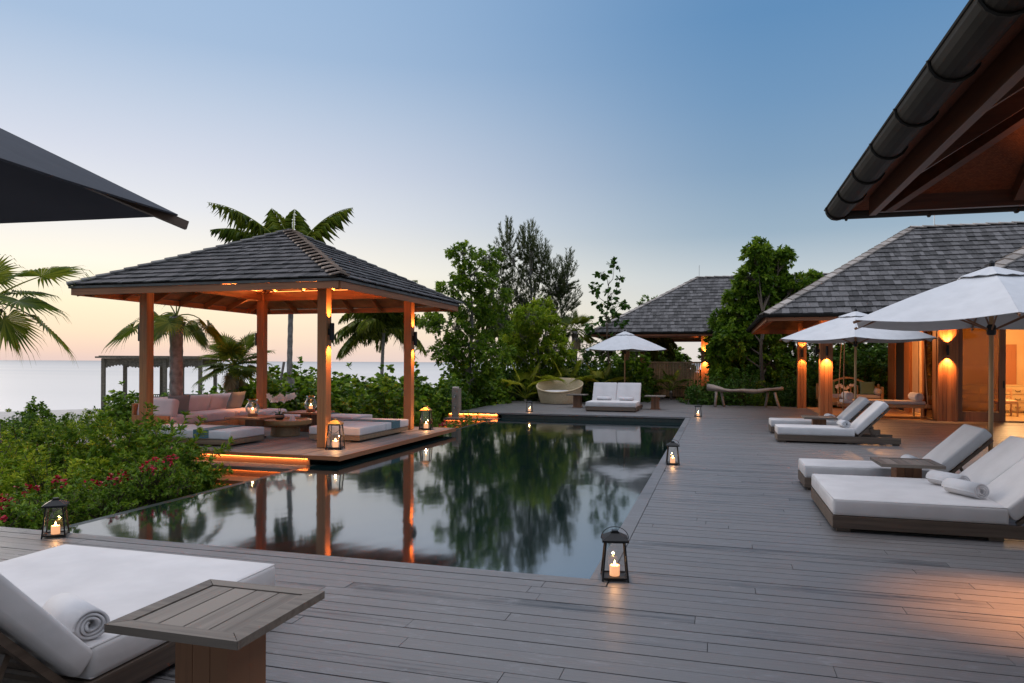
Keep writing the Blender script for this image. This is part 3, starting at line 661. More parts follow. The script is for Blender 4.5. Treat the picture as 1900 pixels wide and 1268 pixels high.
g = MB(); g.bar((NX0 + .25, NY1 - .25, NE - .02), (NX0 + 4.8, NY1 - 4.8, NE - .02 + 4.55 * .64), .09, .2); g.build('hip_rafter', 'darkteakx', near)
for k in range(7):
    y = NY1 - 1.2 - k * 1.25; r_ = min(NY1 - y - .1, 3.2); g = MB(); g.bar((NX0 + .21, y, NE + .0), (NX0 + .21 + r_, y, NE + .0 + r_ * .64), .07, .14); g.build('rafter', 'darkteakx', near)
for k in range(6):
    x = NX0 + 1.2 + k * 1.25; r_ = min(x - NX0 - .1, 3.2); g = MB(); g.bar((x, NY1 - .18, NE + .0), (x, NY1 - .18 - r_, NE + .0 + r_ * .64), .07, .14); g.build('rafter', 'darkteaky', near)
g = MB(); g.box((NX0 + 1.45, 1.0, NE + .1), (.12, 8.4, .2)); g.build('beam', 'teaky', near)
for y in (5.3, 1.5):
    g = MB(); g.box((2.62, y, 1.4), (.26, .26, 2.8)); g.build('post', 'teakz', near)
sconce(near, 2.49, 5.35, 1.75, 'w', 75); spot('lamp_beam', (2.36, 5.42, 1.56), (-.24, 0, -1), 330, 66, blend=1)
# ------------------------------------------------------------------ furniture
def add_part(vsfs, name, m, parent, loc=(0, 0, 0), rot=(0, 0, 0), smooth=True):
    g = MB(); g.add(vsfs[0], vsfs[1], .5); o = g.build(name, m, parent, smooth); o.location = loc; o.rotation_euler = rot; return o
def flatshade_auto(o):
    pass
def lounger(label, W=.76, group=None, loc=(0, 0, 0), rz=0, cushions=1, name='sun_lounger', tilt=44, cat='sun lounger', seat=1.45, bl=.82):
    """foot at x=0, head towards +x; width along y"""
    t = thing(name, label, cat, loc, rz, group)
    g = MB(); fh = .12
    for s in (-1, 1): g.box(((seat + .82) / 2 + .0, s * (W / 2 - .02), .035 + fh / 2), (seat + .82, .04, fh), bev=.004)
    g.box((.02, 0, .035 + fh / 2), (.04, W - .085, fh - .002)); g.box((seat, 0, .09), (.05, W - .085, .08)); g.box((seat + .55, 0, .085), (.05, W - .085, .06))
    for i in range(9): g.box((.12 + i * .155, 0, .035 + fh - .012), (.1, W - .09, .02))
    g.build('frame', 'frame', t)
    for sx in (.1, seat - .1, seat + .74):
        for s in (-1, 1): f_ = MB(); f_.box((sx, s * (W / 2 - .05), .018), (.12, .05, .034)); f_.build('foot', 'frame', t)
    mt = .155; z0 = .035 + fh
    add_part(rbox(seat, W - .01, mt, .03, 3, .008), 'mattress', 'cushion', t, (seat / 2, 0, z0 + mt / 2 + .002))
    a = math.radians(tilt); ca, sa = math.cos(a), math.sin(a)
    for zz in (z0 + .012, z0 + mt - .006):
        hx, hy = seat / 2 - .012, (W - .01) / 2 - .012; g = MB(); pts = [(seat / 2 + a * hx, b_ * hy, zz) for a, b_ in ((-1, -1), (1, -1), (1, 1), (-1, 1), (-1, -1))]
        for p_, q_ in zip(pts, pts[1:]): g.tube([p_, q_], .0055, 6)
        g.build('piping', 'cushion', t, True)
    ct = .13 if cushions == 1 else .14; off = .16
    for i in range(cushions):
        cw = (W - .01) / cushions
        o = add_part(rbox(bl, cw - .006, ct, .03, 3, .008), 'back_cushion', 'cushion', t)
        px_ = seat + .035 + ct / 2 * sa * .0
        ctr = Vector((seat + .05, 0, z0 + .03)) + Vector((ca, 0, sa)) * (bl / 2) + Vector((-sa, 0, ca)) * (ct / 2 + .0)
        
        o.location = (ctr.x, (i - (cushions - 1) / 2) * cw, ctr.z); o.rotation_euler = (0, -a, 0)
    g = MB(); p0 = Vector((seat + .075, 0, z0 + .0)); q0 = p0 + Vector((ca, 0, sa)) * (bl - .03)
    for s in (-1, 1): v_ = Vector((0, s * (W / 2 - .07), 0)); g.bar(p0 + v_, q0 + v_, .04, .035)
    for i in range(6): c_ = p0 + (q0 - p0) * ((i + .5) / 6); g.bar(c_ - Vector((0, W / 2 - .09, 0)), c_ + Vector((0, W / 2 - .09, 0)), .07, .018, up=(-sa, 0, ca))
    g.build('backrest_frame', 'frame', t)
    mid = p0 + (q0 - p0) * .42
    for s in (-1, 1): g = MB(); v_ = Vector((0, s * (W / 2 - .12), 0)); g.bar(mid + v_ - Vector((0, 0, .02)), Vector((mid.x + .14, s * (W / 2 - .12), .10)), .03, .03); g.build('prop', 'frame', t)
    return t
def towel(label, loc, rz, length=.34, r=.075, group='rolled white towels'):
    """roll lying along its local y axis"""
    t = thing('towel', label, 'towel', loc, rz, group); g = MB(); turns = 3.2; n_ = 90; th = (r - .012) / 3.2 - .009
    vs = []; fs = []
    for i in range(n_ + 1):
        a = turns * 2 * PI * i / n_ + .62 * PI; rr = .012 + (r - .012 - th) * i / n_
        for (q, yy) in ((rr, -1), (rr + th, -1), (rr + th, 1), (rr, 1)):
            wob = .006 * math.sin(a * 2.1) ; vs.append((q * math.cos(a) * 1.06, yy * (length / 2 + wob), q * math.sin(a) * .94))
    for i in range(n_):
        b0 = i * 4; b1 = b0 + 4
        for j in range(4): fs.append((b0 + j, b0 + (j + 1) % 4, b1 + (j + 1) % 4, b1 + j))
    fs.append((0, 1, 2, 3)); e = n_ * 4; fs.append((e + 3, e + 2, e + 1, e))
    g.add(vs, fs, .5); o = g.build('roll', 'towel', t, True); o.location = (0, 0, r * .94); return t
def side_table(label, loc, rz=0, h=.45, w_=.66, mtop=('greywoodx', 'greywoody'), group='square wooden side tables'):
    t = thing('side_table', label, 'side table', loc, rz, group); th = .035; b = .075
    g = MB()
    inner = w_ - 2 * b
    for i in range(4): g.box((-inner / 2 + (i + .5) * inner / 4, 0, h - th / 2 - .002), (inner / 4 - .007, inner - .004, th - .004), bev=.003)
    top = g.build('tabletop', mtop[1], t)
    g = MB()
    def mitre(a0, a1, sx):
        pass
    W2, I2 = w_ / 2, inner / 2
    for k in range(4):
        R = Matrix.Rotation(k * PI / 2, 4, 'Z'); z1, z0 = h, h - th
        vs = [(-W2 + .001, -W2, z0), (W2 - .001, -W2, z0), (I2 - .001, -I2 - .002, z0), (-I2 + .001, -I2 - .002, z0), (-W2 + .001, -W2, z1), (W2 - .001, -W2, z1), (I2 - .001, -I2 - .002, z1), (-I2 + .001, -I2 - .002, z1)]
        g.add(vs, [(3, 2, 1, 0), (4, 5, 6, 7), (0, 1, 5, 4), (1, 2, 6, 5), (2, 3, 7, 6), (3, 0, 4, 7)], None, R)
    g.build('border', mtop[0], top)
    g = MB(); pw = .27
    for i in range(3): g.box((-pw / 2 + (i + .5) * pw / 3, 0, (h - th + .03) / 2), (pw / 3 - .003, pw, h - th - .031))
    g.build('pedestal', 'brownz', t)
    g = MB(); g.box((0, 0, .015), (pw + .06, pw + .06, .03), bev=.004); g.build('base', 'brownz', t)
    return t
def umbrella(label, loc, rot=0, R=1.73, zr=2.15, za=2.78, n_=6, pole_r=.026, group='white garden umbrellas', canopy='canopy', ribm='brownz', tilt=0, finial=True, pole=True):
    t = thing('umbrella', label, 'umbrella', loc, rot, group)
    g = MB(); sub = 10; rows = 7; tips = [Vector((R * math.cos(2 * PI * k / n_), R * math.sin(2 * PI * k / n_), 0)) for k in range(n_)]
    vs = []; fs = []; r0 = .13
    for k in range(n_):
        a, b_ = tips[k], tips[(k + 1) % n_]; base = len(vs)
        for i in range(rows + 1):
            f_ = r0 / R + (1 - r0 / R) * i / rows
            for j in range(sub + 1):
                q = a.lerp(b_, j / sub) * f_; s_ = math.sin(PI * j / sub)
                z = za - (za - zr) * f_ + .03 * math.sin(PI * f_) - .055 * s_ * f_ * math.sin(PI * min(f_, .5)) ; q = q * (1 - .018 * s_ * f_)
                vs.append((q.x, q.y, z))
        for i in range(rows):
            for j in range(sub):
                p = base + i * (sub + 1) + j; fs.append((p, p + 1, p + sub + 2, p + sub + 1))
    g.add(vs, fs, .5); cn = g.build('canopy', canopy, t)
    m_ = cn.modifiers.new('thickness', 'SOLIDIFY'); m_.thickness = .006; m_.offset = 0
    g = MB(); vs = []; fs = []
    for i in range(3):
        f_ = (.02, .13, .23)[i]
        for j in range(n_ * 4):
            a = 2 * PI * j / (n_ * 4); flut = .003 * math.cos(a * n_ * 2) * i; sg = math.cos(PI / n_) / math.cos((a % (2 * PI / n_)) - PI / n_)
            q = R * f_ * sg; vs.append((q * math.cos(a), q * math.sin(a), za + .045 - (za - zr) * f_ * .98 + flut))
    for i in range(2):
        for j in range(n_ * 4): fs.append((i * n_ * 4 + j, i * n_ * 4 + (j + 1) % (n_ * 4), (i + 1) * n_ * 4 + (j + 1) % (n_ * 4), (i + 1) * n_ * 4 + j))
    g.add(vs, fs, .5); v_ = g.build('vent', canopy, cn)
    m_ = v_.modifiers.new('thickness', 'SOLIDIFY'); m_.thickness = .006; m_.offset = 0
    for k in range(n_):
        g = MB(); tp = tips[k]; g.bar(Vector((0, 0, za - .06)), tp * 1.015 + Vector((0, 0, zr - .032)), .018, .03); g.build('rib', ribm, t)
        g = MB(); m2 = (tp * .5).copy(); m2.z = za - (za - zr) * .5 - .05; g.bar(Vector((0, 0, zr - .12)), m2, .015, .02); g.build('strut', 'brownz', t)
    if pole:
        g = MB(); g.tube([(0, 0, .03), (0, 0, za)], pole_r, 12); p_ = g.build('pole', 'honeyz', t)
        g = MB(); g.lathe([(.045, zr - .17), (.05, zr - .15), (.05, zr - .06), (.035, zr - .04)], 12); g.build('hub', 'iron', t)
        g = MB(); g.box((0, 0, .03), (.46, .46, .06), bev=.01); g.tube([(0, 0, .05), (0, 0, .3)], pole_r + .012, 10); g.build('base', 'iron', t)
    if finial: g = MB(); g.lathe([(.02, za + .02), (.034, za + .05), (.034, za + .08), (.015, za + .11)], 10); g.build('finial', 'iron', t)
    return t

def lantern(label, loc, rz=0, s=1.0, tall=1.0, roofm='iron', handle='up', power=.8, rf=.094, group='black candle lanterns'):
    """tapered four-leg lantern; 0.36 m to the tip at s=1"""
    t = thing('lantern', label, 'lantern', loc, rz, group)
    bh, th = .055 * s / s, 0
    wb, wt, hb, ht, hr = .088 * s, .066 * s, .022 * s, .275 * s * tall, .05 * s
    g = MB()
    for sx in (-1, 1):
        for sy in (-1, 1):
            g.bar((sx * wb * 1.03, sy * wb * 1.03, 0), (sx * wt, sy * wt, ht), .012 * s, .012 * s, up=(1, 0, 0))
    for sx in (-1, 1):
        g.box((sx * wb, 0, hb), (.012 * s, 2 * wb - .014 * s, .012 * s)); g.box((0, sx * wb, hb), (2 * wb - .014 * s, .012 * s, .0118 * s))
        g.box((sx * wt, 0, ht), (.014 * s, 2 * wt - .016 * s, .012 * s)); g.box((0, sx * wt, ht), (2 * wt - .016 * s, .014 * s, .0118 * s))
    g.box((0, 0, hb - .004 * s), (2 * wb - .02 * s, 2 * wb - .02 * s, .004 * s)); g.build('frame', 'iron', t)
    ro, ri = rf * s, .030 * s; z0, z1 = ht + .002, ht + .055 * s
    g = MB(); q = [(ro, ro), (-ro, ro), (-ro, -ro), (ro, -ro)]; p = [(ri, ri), (-ri, ri), (-ri, -ri), (ri, -ri)]
    vs = [(*a, z0 + .014 * s) for a in q] + [(*a, z1) for a in p] + [(*a, z0) for a in q]
    g.add(vs, [(0, 1, 5, 4), (1, 2, 6, 5), (2, 3, 7, 6), (3, 0, 4, 7), (8, 9, 1, 0), (9, 10, 2, 1), (10, 11, 3, 2), (11, 8, 0, 3), (11, 10, 9, 8)], .5)
    g.box((0, 0, z1 + .009 * s), (.045 * s, .045 * s, .018 * s)); g.build('lantern_roof', roofm, t)
    for k in range(4):
        R = Matrix.Rotation(k * PI / 2, 4, 'Z'); g = MB(); y0_, y1_ = -wb + .001, -wt + .001
        g.add([(-wb + .01 * s, y0_, hb + .006 * s), (wb - .01 * s, y0_, hb + .006 * s), (wt - .01 * s, y1_, ht - .006 * s), (-wt + .01 * s, y1_, ht - .006 * s)], [(0, 1, 2, 3)], .5, R); g.build('pane', 'glass', t)
    g = MB(); cr, chh = .036 * s, .075 * s; g.lathe([(cr * .97, hb), (cr, hb + .005), (cr, hb + chh * .95), (cr * .9, hb + chh), (cr * .5, hb + chh - .004), (.002, hb + chh - .006)], 20); cd_ = g.build('candle', 'wax', t, True)
    g = MB(); fz = hb + chh; g.lathe([(.001, fz - .004), (.006 * s, fz + .006 * s), (.007 * s, fz + .012 * s), (.003 * s, fz + .026 * s), (.0005, fz + .036 * s)], 10); g.build('flame', 'flame', cd_, True)
    pl_ = pt('candle_light', (0, 0, fz + .03 * s), power * 1.6, (1, .5, .2), .012); pl_.parent = t
    g = MB(); pts = []
    for i in range(17):
        a = PI * i / 16; x = math.cos(a) * ro * 1.0
        if handle == 'up': pts.append((x * 1.05, 0, ht + .012 * s + math.sin(a) * .085 * s))
        else: pts.append((x * 1.02, -ro * .98 * math.sin(a) ** .5 - .003, ht + .012 * s - math.sin(a) * .11 * s))
    g.tube(pts, .0028 * s, 6); g.build('handle', 'iron', t)
    return t

# right hand side of the deck
LG = 'white cushioned sun loungers on dark timber frames'
lounger('wide double sun lounger with two rolled towels at the right edge', 1.66, LG, (1.06, 8.25, 0), 0, 2, cat='double lounger', name='double_lounger', seat=1.47, tilt=42)
lounger('single sun lounger just behind the wide double lounger, beside a side table', .76, LG, (1.06, 10.12, 0), tilt=44)
side_table('grey topped side table between the double lounger and the single lounger behind it', (2.15, 9.45, 0))
lounger('single sun lounger in front of the middle umbrella pole, nearer of that pair', .76, LG, (1.17, 15.9, 0), tilt=46)
lounger('single sun lounger of the middle umbrella pair, farther from the camera', .76, LG, (1.17, 17.75, 0), tilt=46)
side_table('side table between the two sun loungers by the middle umbrella', (2.12, 16.85, 0))
towel('rolled towel on the wide double lounger, the nearer of its two rolls', (2.33, 7.96, .305), math.radians(28), .38, .088)
towel('rolled towel on the wide double lounger, the farther of its two rolls', (2.33, 8.50, .305), math.radians(32), .38, .088)
towel('rolled towel half hidden behind the side table on the single lounger', (2.36, 10.1, .305), math.radians(4), .36)
towel('rolled towel on the nearer lounger of the middle umbrella pair', (2.46, 15.82, .305), math.radians(6), .4, .085)
towel('rolled towel on the farther lounger of the middle umbrella pair', (2.46, 17.72, .305), math.radians(4), .4, .085)
# far deck
lounger('double sun lounger facing the pool at its far end under the far umbrella', 1.66, LG, (-3.36, 23.35, 0), PI / 2, 2, cat='double lounger', name='double_lounger', seat=1.3, tilt=58, bl=.78)
towel('left rolled towel on the far double lounger', (-3.74, 24.48, .305), math.radians(90), .48, .075)
towel('right rolled towel on the far double lounger', (-2.98, 24.48, .305), math.radians(90), .48, .075)
side_table('side table between the wicker basket daybed and the far double lounger', (-4.82, 25.3, 0), 0, .47, .68)
side_table('side table to the right of the far double lounger', (-2.08, 25.25, 0), 0, .47, .68)
c = at(1159, 700, 28.6); umbrella('far white umbrella standing behind the far double lounger', (c.x, c.y, 0), YAW + PI / 6, 1.72, 2.13, 2.82)
c = at(1587, 700, 16.6); umbrella('middle white umbrella above the two sun loungers near the porch', (c.x, c.y, 0), YAW + math.radians(4), 1.78, 2.17, 2.78)
c = at(1839, 700, 8.75); umbrella('largest white umbrella at the right edge, standing behind the single lounger', (c.x, c.y, 0), YAW + math.radians(4), 1.72, 2.13, 2.76)
# near left umbrella: square canopy, only a corner hangs into view
def square_umbrella():
    c = at(950, 700, 1.05); rt = Vector((_c, _s, 0)); fw = Vector((-_s, _c, 0)); ctr = rt * -2.66 + fw * 1.03
    t = umbrella('grey umbrella corner with dark rib at the upper left', (ctr.x, ctr.y, 0), YAW + PI / 4, 2.1, 2.11, 2.77, 4, canopy='canopy_dark', ribm='frame')
    return t
sq = square_umbrella()
# near left corner
lounger('nearest double sun lounger with a rolled towel at the lower left', 1.72, LG, (-3.55, 3.98, 0), -PI / 2, 1, cat='double lounger', name='double_lounger', seat=1.41, tilt=47, bl=.85)
towel('nearest rolled white towel, on the double lounger at the lower left', (-2.92, 2.70, .31), math.radians(66), .38, .08)
side_table('nearest side table with framed plank top, lower left', (-2.13, 2.73, 0), 0, .5, .65)

lantern('black lantern on the deck at the near right corner of the pool, handle raised', (-.73, 5.33, 0), math.radians(12), 1.03, power=.9)
lantern('black lantern standing halfway along the right edge of the pool', (-.68, 11.6, 0), math.radians(8), 1.05, power=.9, roofm='iron')
lantern('black lantern at the far right corner of the pool', (-.56, 22.15, 0), 0, 1.08, power=1.2)
lantern('black lantern at the far edge of the pool in front of the basket daybed', (-5.84, 22.4, 0), math.radians(6), 1.08, power=1.2)
lantern('black lantern with lowered handle at the near left corner of the pool', (-5.78, 5.12, 0), math.radians(38), 1.0, handle='down', power=.9)
lantern('tall gold roofed lantern beside the front post of the pavilion', (-6.72, 11.72, 0), math.radians(14), 1.5, 1.08, 'brassy', 'down', 4.5, .080)
lantern('tall gold roofed lantern at the right corner of the pavilion platform', (-6.62, 15.72, 0), math.radians(10), 1.5, 1.08, 'brassy', 'down', 4.5, .080)

# basket daybed
t = thing('basket_daybed', 'round tan wicker basket daybed with a slanting rim and white cushion', 'daybed', (-5.95, 27.45, 0))
g = MB(); n_ = 56; rows = 14; vs = []; fs = []
def rim(a): return .46 + .50 * (.5 + .5 * math.sin(a)) ** 1.0
for lay in (0, 1):
    for i in range(rows + 1):
        for j in range(n_):
            a = 2 * PI * j / n_; hgt = rim(a); z = .02 + (hgt - .02) * i / rows; f_ = i / rows
            r = (.70 + .25 * (z / .96) ** .8) - (.045 if lay else 0); vs.append((r * math.cos(a) * 1.02, r * math.sin(a), z + (0 if not lay else -.002)))
st = (rows + 1) * n_
for i in range(rows):
    for j in range(n_):
        a, b_ = i * n_ + j, i * n_ + (j + 1) % n_; fs.append((a, b_, b_ + n_, a + n_)); fs.append((st + a + n_, st + b_ + n_, st + b_, st + a))
for j in range(n_):
    a, b_ = rows * n_ + j, rows * n_ + (j + 1) % n_; fs.append((a, b_, st + b_, st + a))
g.add(vs, fs, .5); g.build('basket', 'wicker', t, True)
g = MB(); g.tube([((.93 - .0) * math.cos(2 * PI * j / 40) * (1 if True else 1) * ((.70 + .25 * (rim(2 * PI * j / 40) / .96) ** .8) / .93) * 1.0, (.70 + .25 * (rim(2 * PI * j / 40) / .96) ** .8) * math.sin(2 * PI * j / 40), rim(2 * PI * j / 40)) for j in range(41)], .03, 8, False); g.build('rim', 'wicker', t, True)
g = MB(); g.lathe([(.01, .50), (.5, .51), (.7, .49), (.75, .44), (.72, .36), (.01, .36)], 32); g.build('cushion', 'cushion', t, True)

# driftwood bench
t = thing('driftwood_bench', 'rustic driftwood bench with a sagging plank seat behind the pool', 'bench', (.95, 27.5, 0))
g = MB(); vs = []; fs = []; k = 26
for i in range(k + 1):
    f_ = i / k; x = -1.32 + 2.62 * f_; zc = .60 + .13 * abs(2 * f_ - 1) ** 2.2 + .015 * math.sin(f_ * 17); wd = .21 + .03 * math.sin(f_ * 9); th = .06 + .07 * max(0, (.22 - f_) / .22) + .03 * math.sin(f_ * 6 + 1) ** 2
    for a in range(10):
        an = 2 * PI * a / 10; vs.append((x + .03 * math.sin(an * 3 + i), wd * math.cos(an) + .01 * math.sin(i * 1.7 + a), zc + th * math.sin(an) * (.8 if math.sin(an) > 0 else 1) + .006 * math.sin(a * 5 + i * 2.3)))
for i in range(k):
    for a in range(10): fs.append((i * 10 + a, i * 10 + (a + 1) % 10, (i + 1) * 10 + (a + 1) % 10, (i + 1) * 10 + a))
fs.append(tuple(range(9, -1, -1))); fs.append(tuple(k * 10 + a for a in range(10))); g.add(vs, fs, .4); g.build('seat', 'drift', t, True)
for (x, y, dx) in ((-1.0, -.14, -.04), (-.82, .13, .10), (.80, .13, -.08), (1.02, -.13, .16)):
    g = MB(); g.tube([(x, y, .56), (x + dx * .4, y * 1.05, .3), (x + dx, y * 1.1, 0.0)], [.05, .045, .05], 9); g.build('leg', 'drift', t, True)

# shower post
c = at(847, 757, 23.0)
t = thing('shower_post', 'short timber shower post with metal taps left of the far steps', 'shower post', (c.x, c.y, -.75))
g = MB(); g.box((0, 0, .75), (.24, .24, 1.5), bev=.008); g.build('post', 'greywoody', t)
for z in (1.27, .92):
    g = MB(); g.tube([(0, -.12, z), (0, -.19, z), (0, -.2, z - .05)], .014, 8); g.lathe([(.03, -.008), (.03, .008)], 10, (0, -.15, z + .03)); g.build('tap', 'steel', t)
g = MB(); g.box((-.02, -.02, 1.53), (.2, .2, .05), .3, bev=.01); g.build('tray', 'petal_white', t)

# ------------------------------------------------------------------ pavilion furniture
def daybed(label, x0, x1, y0, y1):
    cx_, cy_ = (x0 + x1) / 2, (y0 + y1) / 2; t = thing('daybed', label, 'daybed', (cx_, cy_, 0), group='low white daybeds in the pavilion'); lx, ly = x1 - x0, y1 - y0
    g = MB(); g.box((0, 0, .085), (lx - .02, ly - .02, .09), bev=.004); g.box((0, 0, .02), (lx * .6, ly - .1, .04)); g.build('base', 'basewood', t)
    if lx > ly: parts = [(-lx / 4, 0, lx / 2 - .006, ly)] 
    parts = [(-lx / 4, 0, lx / 2 - .004, ly), (lx / 4, 0, lx / 2 - .004, ly)] if lx > ly else [(0, -ly / 4, lx, ly / 2 - .004), (0, ly / 4, lx, ly / 2 - .004)]
    for (a, b_, c_, d_) in parts: add_part(rbox(c_, d_, .16, .025, 3), 'mattress', 'cushion', t, (a, b_, .215))
    return t
def runner(label, x, y, wx, wy, ztop, drop=.15):
    g = MB(); th = .008
    if wx < wy:
        g.box((x, y, ztop + th / 2), (wx, wy + 2 * th, th)); g.box((x, y - wy / 2 - th / 2, ztop - drop / 2), (wx, th, drop)); g.box((x, y + wy / 2 + th / 2, ztop - drop / 2), (wx, th, drop))
    else:
        g.box((x, y, ztop + th / 2), (wx + 2 * th, wy, th)); g.box((x - wx / 2 - th / 2, y, ztop - drop / 2), (th, wy, drop)); g.box((x + wx / 2 + th / 2, y, ztop - drop / 2), (th, wy, drop))
    return tag(g.build('bed_runner', 'bluecloth'), label, 'bed runner', 'blue bed runners')
daybed('low daybed at the front left of the pavilion, behind the bush', -10.9, -8.66, 11.3, 12.36); runner('blue runner across the front left daybed', -9.3, 11.83, .34, 1.065, .3)
daybed('low daybed beside the pool at the right of the pavilion', -7.9, -6.76, 12.72, 15.05); runner('blue runner across the daybed beside the pool', -7.33, 14.35, 1.145, .42, .3)
daybed('low daybed at the back of the pavilion behind the front post', -10.45, -8.2, 15.05, 16.1); runner('blue runner across the daybed at the back', -9.35, 15.575, .42, 1.055, .3)

t = thing('sofa', 'pale pink cushioned corner sofa on a timber base in the pavilion', 'sofa', (-11.75, 14.4, 0))
g = MB(); g.box((0, 0, .09), (1.0, 3.3, .18), bev=.005); g.box((.75, 1.1, .09), (.7, 1.0, .18), bev=.005); g.build('base', 'honeyx', t)
g = MB(); g.box((-.52, 0, .36), (.05, 3.3, .6), bev=.006); g.box((-.02, -1.66, .24), (.95, .05, .34), bev=.006); g.build('back_frame', 'teakz', t)
for i in range(3): add_part(rbox(.95, 1.07, .2, .06, 4, .015), 'seat_cushion', 'pinkish', t, (0, -1.09 + i * 1.09, .285))
add_part(rbox(.74, .98, .2, .06, 4, .015), 'seat_cushion', 'pinkish', t, (.85, 1.1, .285))
for i in range(3): add_part(rbox(.42, 1.06, .2, .07, 4, .02), 'back_cushion', 'pinkish', t, (-.38, -1.05 + i * 1.07, .56), (0, math.radians(-74), 0))
add_part(rbox(.8, .42, .2, .07, 4, .02), 'back_cushion', 'pinkish', t, (.06, -1.46, .56), (math.radians(76), 0, 0))
def pillow(label, loc, rot, s=.48, m='greycloth', group=None, name='throw_pillow'):
    g = MB(); n_ = 12; vs = []; fs = []
    for sg in (1, -1):
        for i in range(n_ + 1):
            for j in range(n_ + 1):
                a, b_ = 2 * i / n_ - 1, 2 * j / n_ - 1; h = .085 * ((1 - a * a) * (1 - b_ * b_)) ** .45; pin = 1 - .05 * (1 - abs(a)) * 0 - .06 * (1 - max(abs(a), abs(b_))) * 0
                q = 1 - .07 * ((1 - a * a) if abs(b_) > .99 else 0) ; q2 = 1 - .07 * ((1 - b_ * b_) if abs(a) > .99 else 0)
                vs.append((a * s / 2 * q2, b_ * s / 2 * q, sg * h))
    st = (n_ + 1) ** 2
    for i in range(n_):
        for j in range(n_):
            p = i * (n_ + 1) + j; fs.append((p, p + n_ + 1, p + n_ + 2, p + 1)); fs.append((st + p + 1, st + p + n_ + 2, st + p + n_ + 1, st + p))
    g.add(vs, fs, .5); o = g.build(name, m, None, True); o.location = loc; o.rotation_euler = rot
    return tag(o, label, 'pillow', group)
pillow('grey pillow leaning at the left end of the pink sofa', (-11.72, 13.5, .60), (math.radians(8), math.radians(-66), math.radians(-38)), .5, group='grey pillows on the sofa')
pillow('grey pillow leaning at the right end of the pink sofa', (-11.75, 15.55, .60), (0, math.radians(-66), math.radians(-8)), .5, group='grey pillows on the sofa')

side_table('brown table with a glass candle vase in front of the sofa', (-9.25, 12.85, 0), 0, .45, .85, ('teakx', 'teaky'), 'brown tables in the pavilion')
side_table('brown table with a glass candle vase at the back of the pavilion', (-9.0, 14.5, 0), 0, .45, .85, ('teakx', 'teaky'), 'brown tables in the pavilion')
t = thing('round_table', 'low round bowl topped timber table between the two brown tables', 'coffee table', (-8.95, 13.5, 0))
g = MB(); g.lathe([(.30, 0), (.31, .02), (.29, .2)], 28); g.build('drum', 'honeyx', t)
g = MB(); g.lathe([(.26, .2), (.44, .215), (.54, .26), (.56, .33), (.56, .35), (.52, .35), (.50, .325), (.01, .32)], 36); g.build('bowl_top', 'honeyx', t, False)
def hurricane(label, loc):
    t = thing('candle_vase', label, 'candle vase', loc, group='glass hurricane candle vases')
    g = MB(); g.lathe([(.085, .0), (.09, .01), (.088, .05), (.075, .055)], 20); g.build('base', 'teakx', t)
    g = MB(); g.lathe([(.085, .055), (.115, .09), (.128, .135), (.118, .185), (.085, .24), (.072, .27), (.078, .295), (.10, .31)], 28, cap=False); g.build('glass', 'hurricane', t, True)
    g = MB(); g.lathe([(.036, .056), (.037, .06), (.037, .115), (.03, .12), (.002, .117)], 16); cd_ = g.build('candle', 'wax', t, True)
    g = MB(); g.lathe([(.001, .118), (.008, .130), (.004, .152), (.0005, .168)], 10); g.build('flame', 'flame', cd_, True)
    t.scale = (1.15,) * 3; p_ = pt('candle_light', (0, 0, .15), 4, (1, .5, .2), .012); p_.parent = t; return t
hurricane('glowing glass candle vase on the table in front of the sofa', (-9.3, 12.85, .45))
hurricane('glowing glass candle vase on the table at the back of the pavilion', (-8.95, 14.5, .45))
# orchid on the round table
t = thing('orchid', 'white orchid sprays arching over the round table', 'orchid', (-9.2, 13.65, .325))
g = MB(); g.lathe([(.07, 0), (.1, .04), (.1, .1), (.09, .12)], 18); g.build('pot', 'darkwall', t)
g = MB(); st1 = [(0, 0, .1), (-.03, .0, .3), (-.1, 0, .46), (-.22, 0, .50)]; st2 = [(0, 0, .1), (.05, 0, .3), (.15, 0, .45), (.3, .02, .5)]
g.tube(st1, .005, 5); g.tube(st2, .005, 5); g.build('stem', 'leaf_dark', t)
def flower(parent, c, s, m='petal_white', R=random):
    g = MB(); ax = Euler((R.uniform(1.1, 1.8), R.uniform(-.4, .4), R.uniform(-.6, .6))).to_matrix().to_4x4(); T = Matrix.Translation(c) @ ax
    for k in range(5):
        a = 2 * PI * k / 5; d = Vector((math.cos(a), math.sin(a), .1)) * s; sd_ = Vector((-math.sin(a), math.cos(a), 0)) * s * .42
        g.add([(0, 0, 0), tuple(d * .55 + sd_), tuple(d), tuple(d * .55 - sd_)], [(0, 1, 2, 3)], R.random(), T)
    g.build('flower', m, parent)
for i in range(7): f_ = i / 6; flower(t, Vector((-.28 + .30 * f_, random.uniform(-.02, .02), .52 - .10 * math.sin(f_ * 3.1) + random.uniform(-.02, .02))), .085)
for i in range(6): f_ = i / 5; flower(t, Vector((.06 + .26 * f_, random.uniform(-.02, .02), .44 + .08 * f_ + random.uniform(-.02, .02))), .085)
g = MB()
for i in range(6):
    a = i * 1.05; d = Vector((math.cos(a), math.sin(a), 0)); s_ = Vector((-d.y, d.x, 0)) * .03
    g.add([d * .02 + Vector((0, 0, .11)), d * .12 + s_ + Vector((0, 0, .17)), d * .25 + Vector((0, 0, .13)), d * .12 - s_ + Vector((0, 0, .17))], [(0, 1, 2, 3)], .5)
g.build('leaves', 'leaf_dark', t)
g = MB(); g.lathe([(.075, 0), (.07, .03), (.045, .09), (.012, .14)], 14); o = g.build('conch_shell', 'petal_white', None, True); o.location = (-8.68, 13.35, .325); tag(o, 'white pointed shell on the low round table', 'shell')

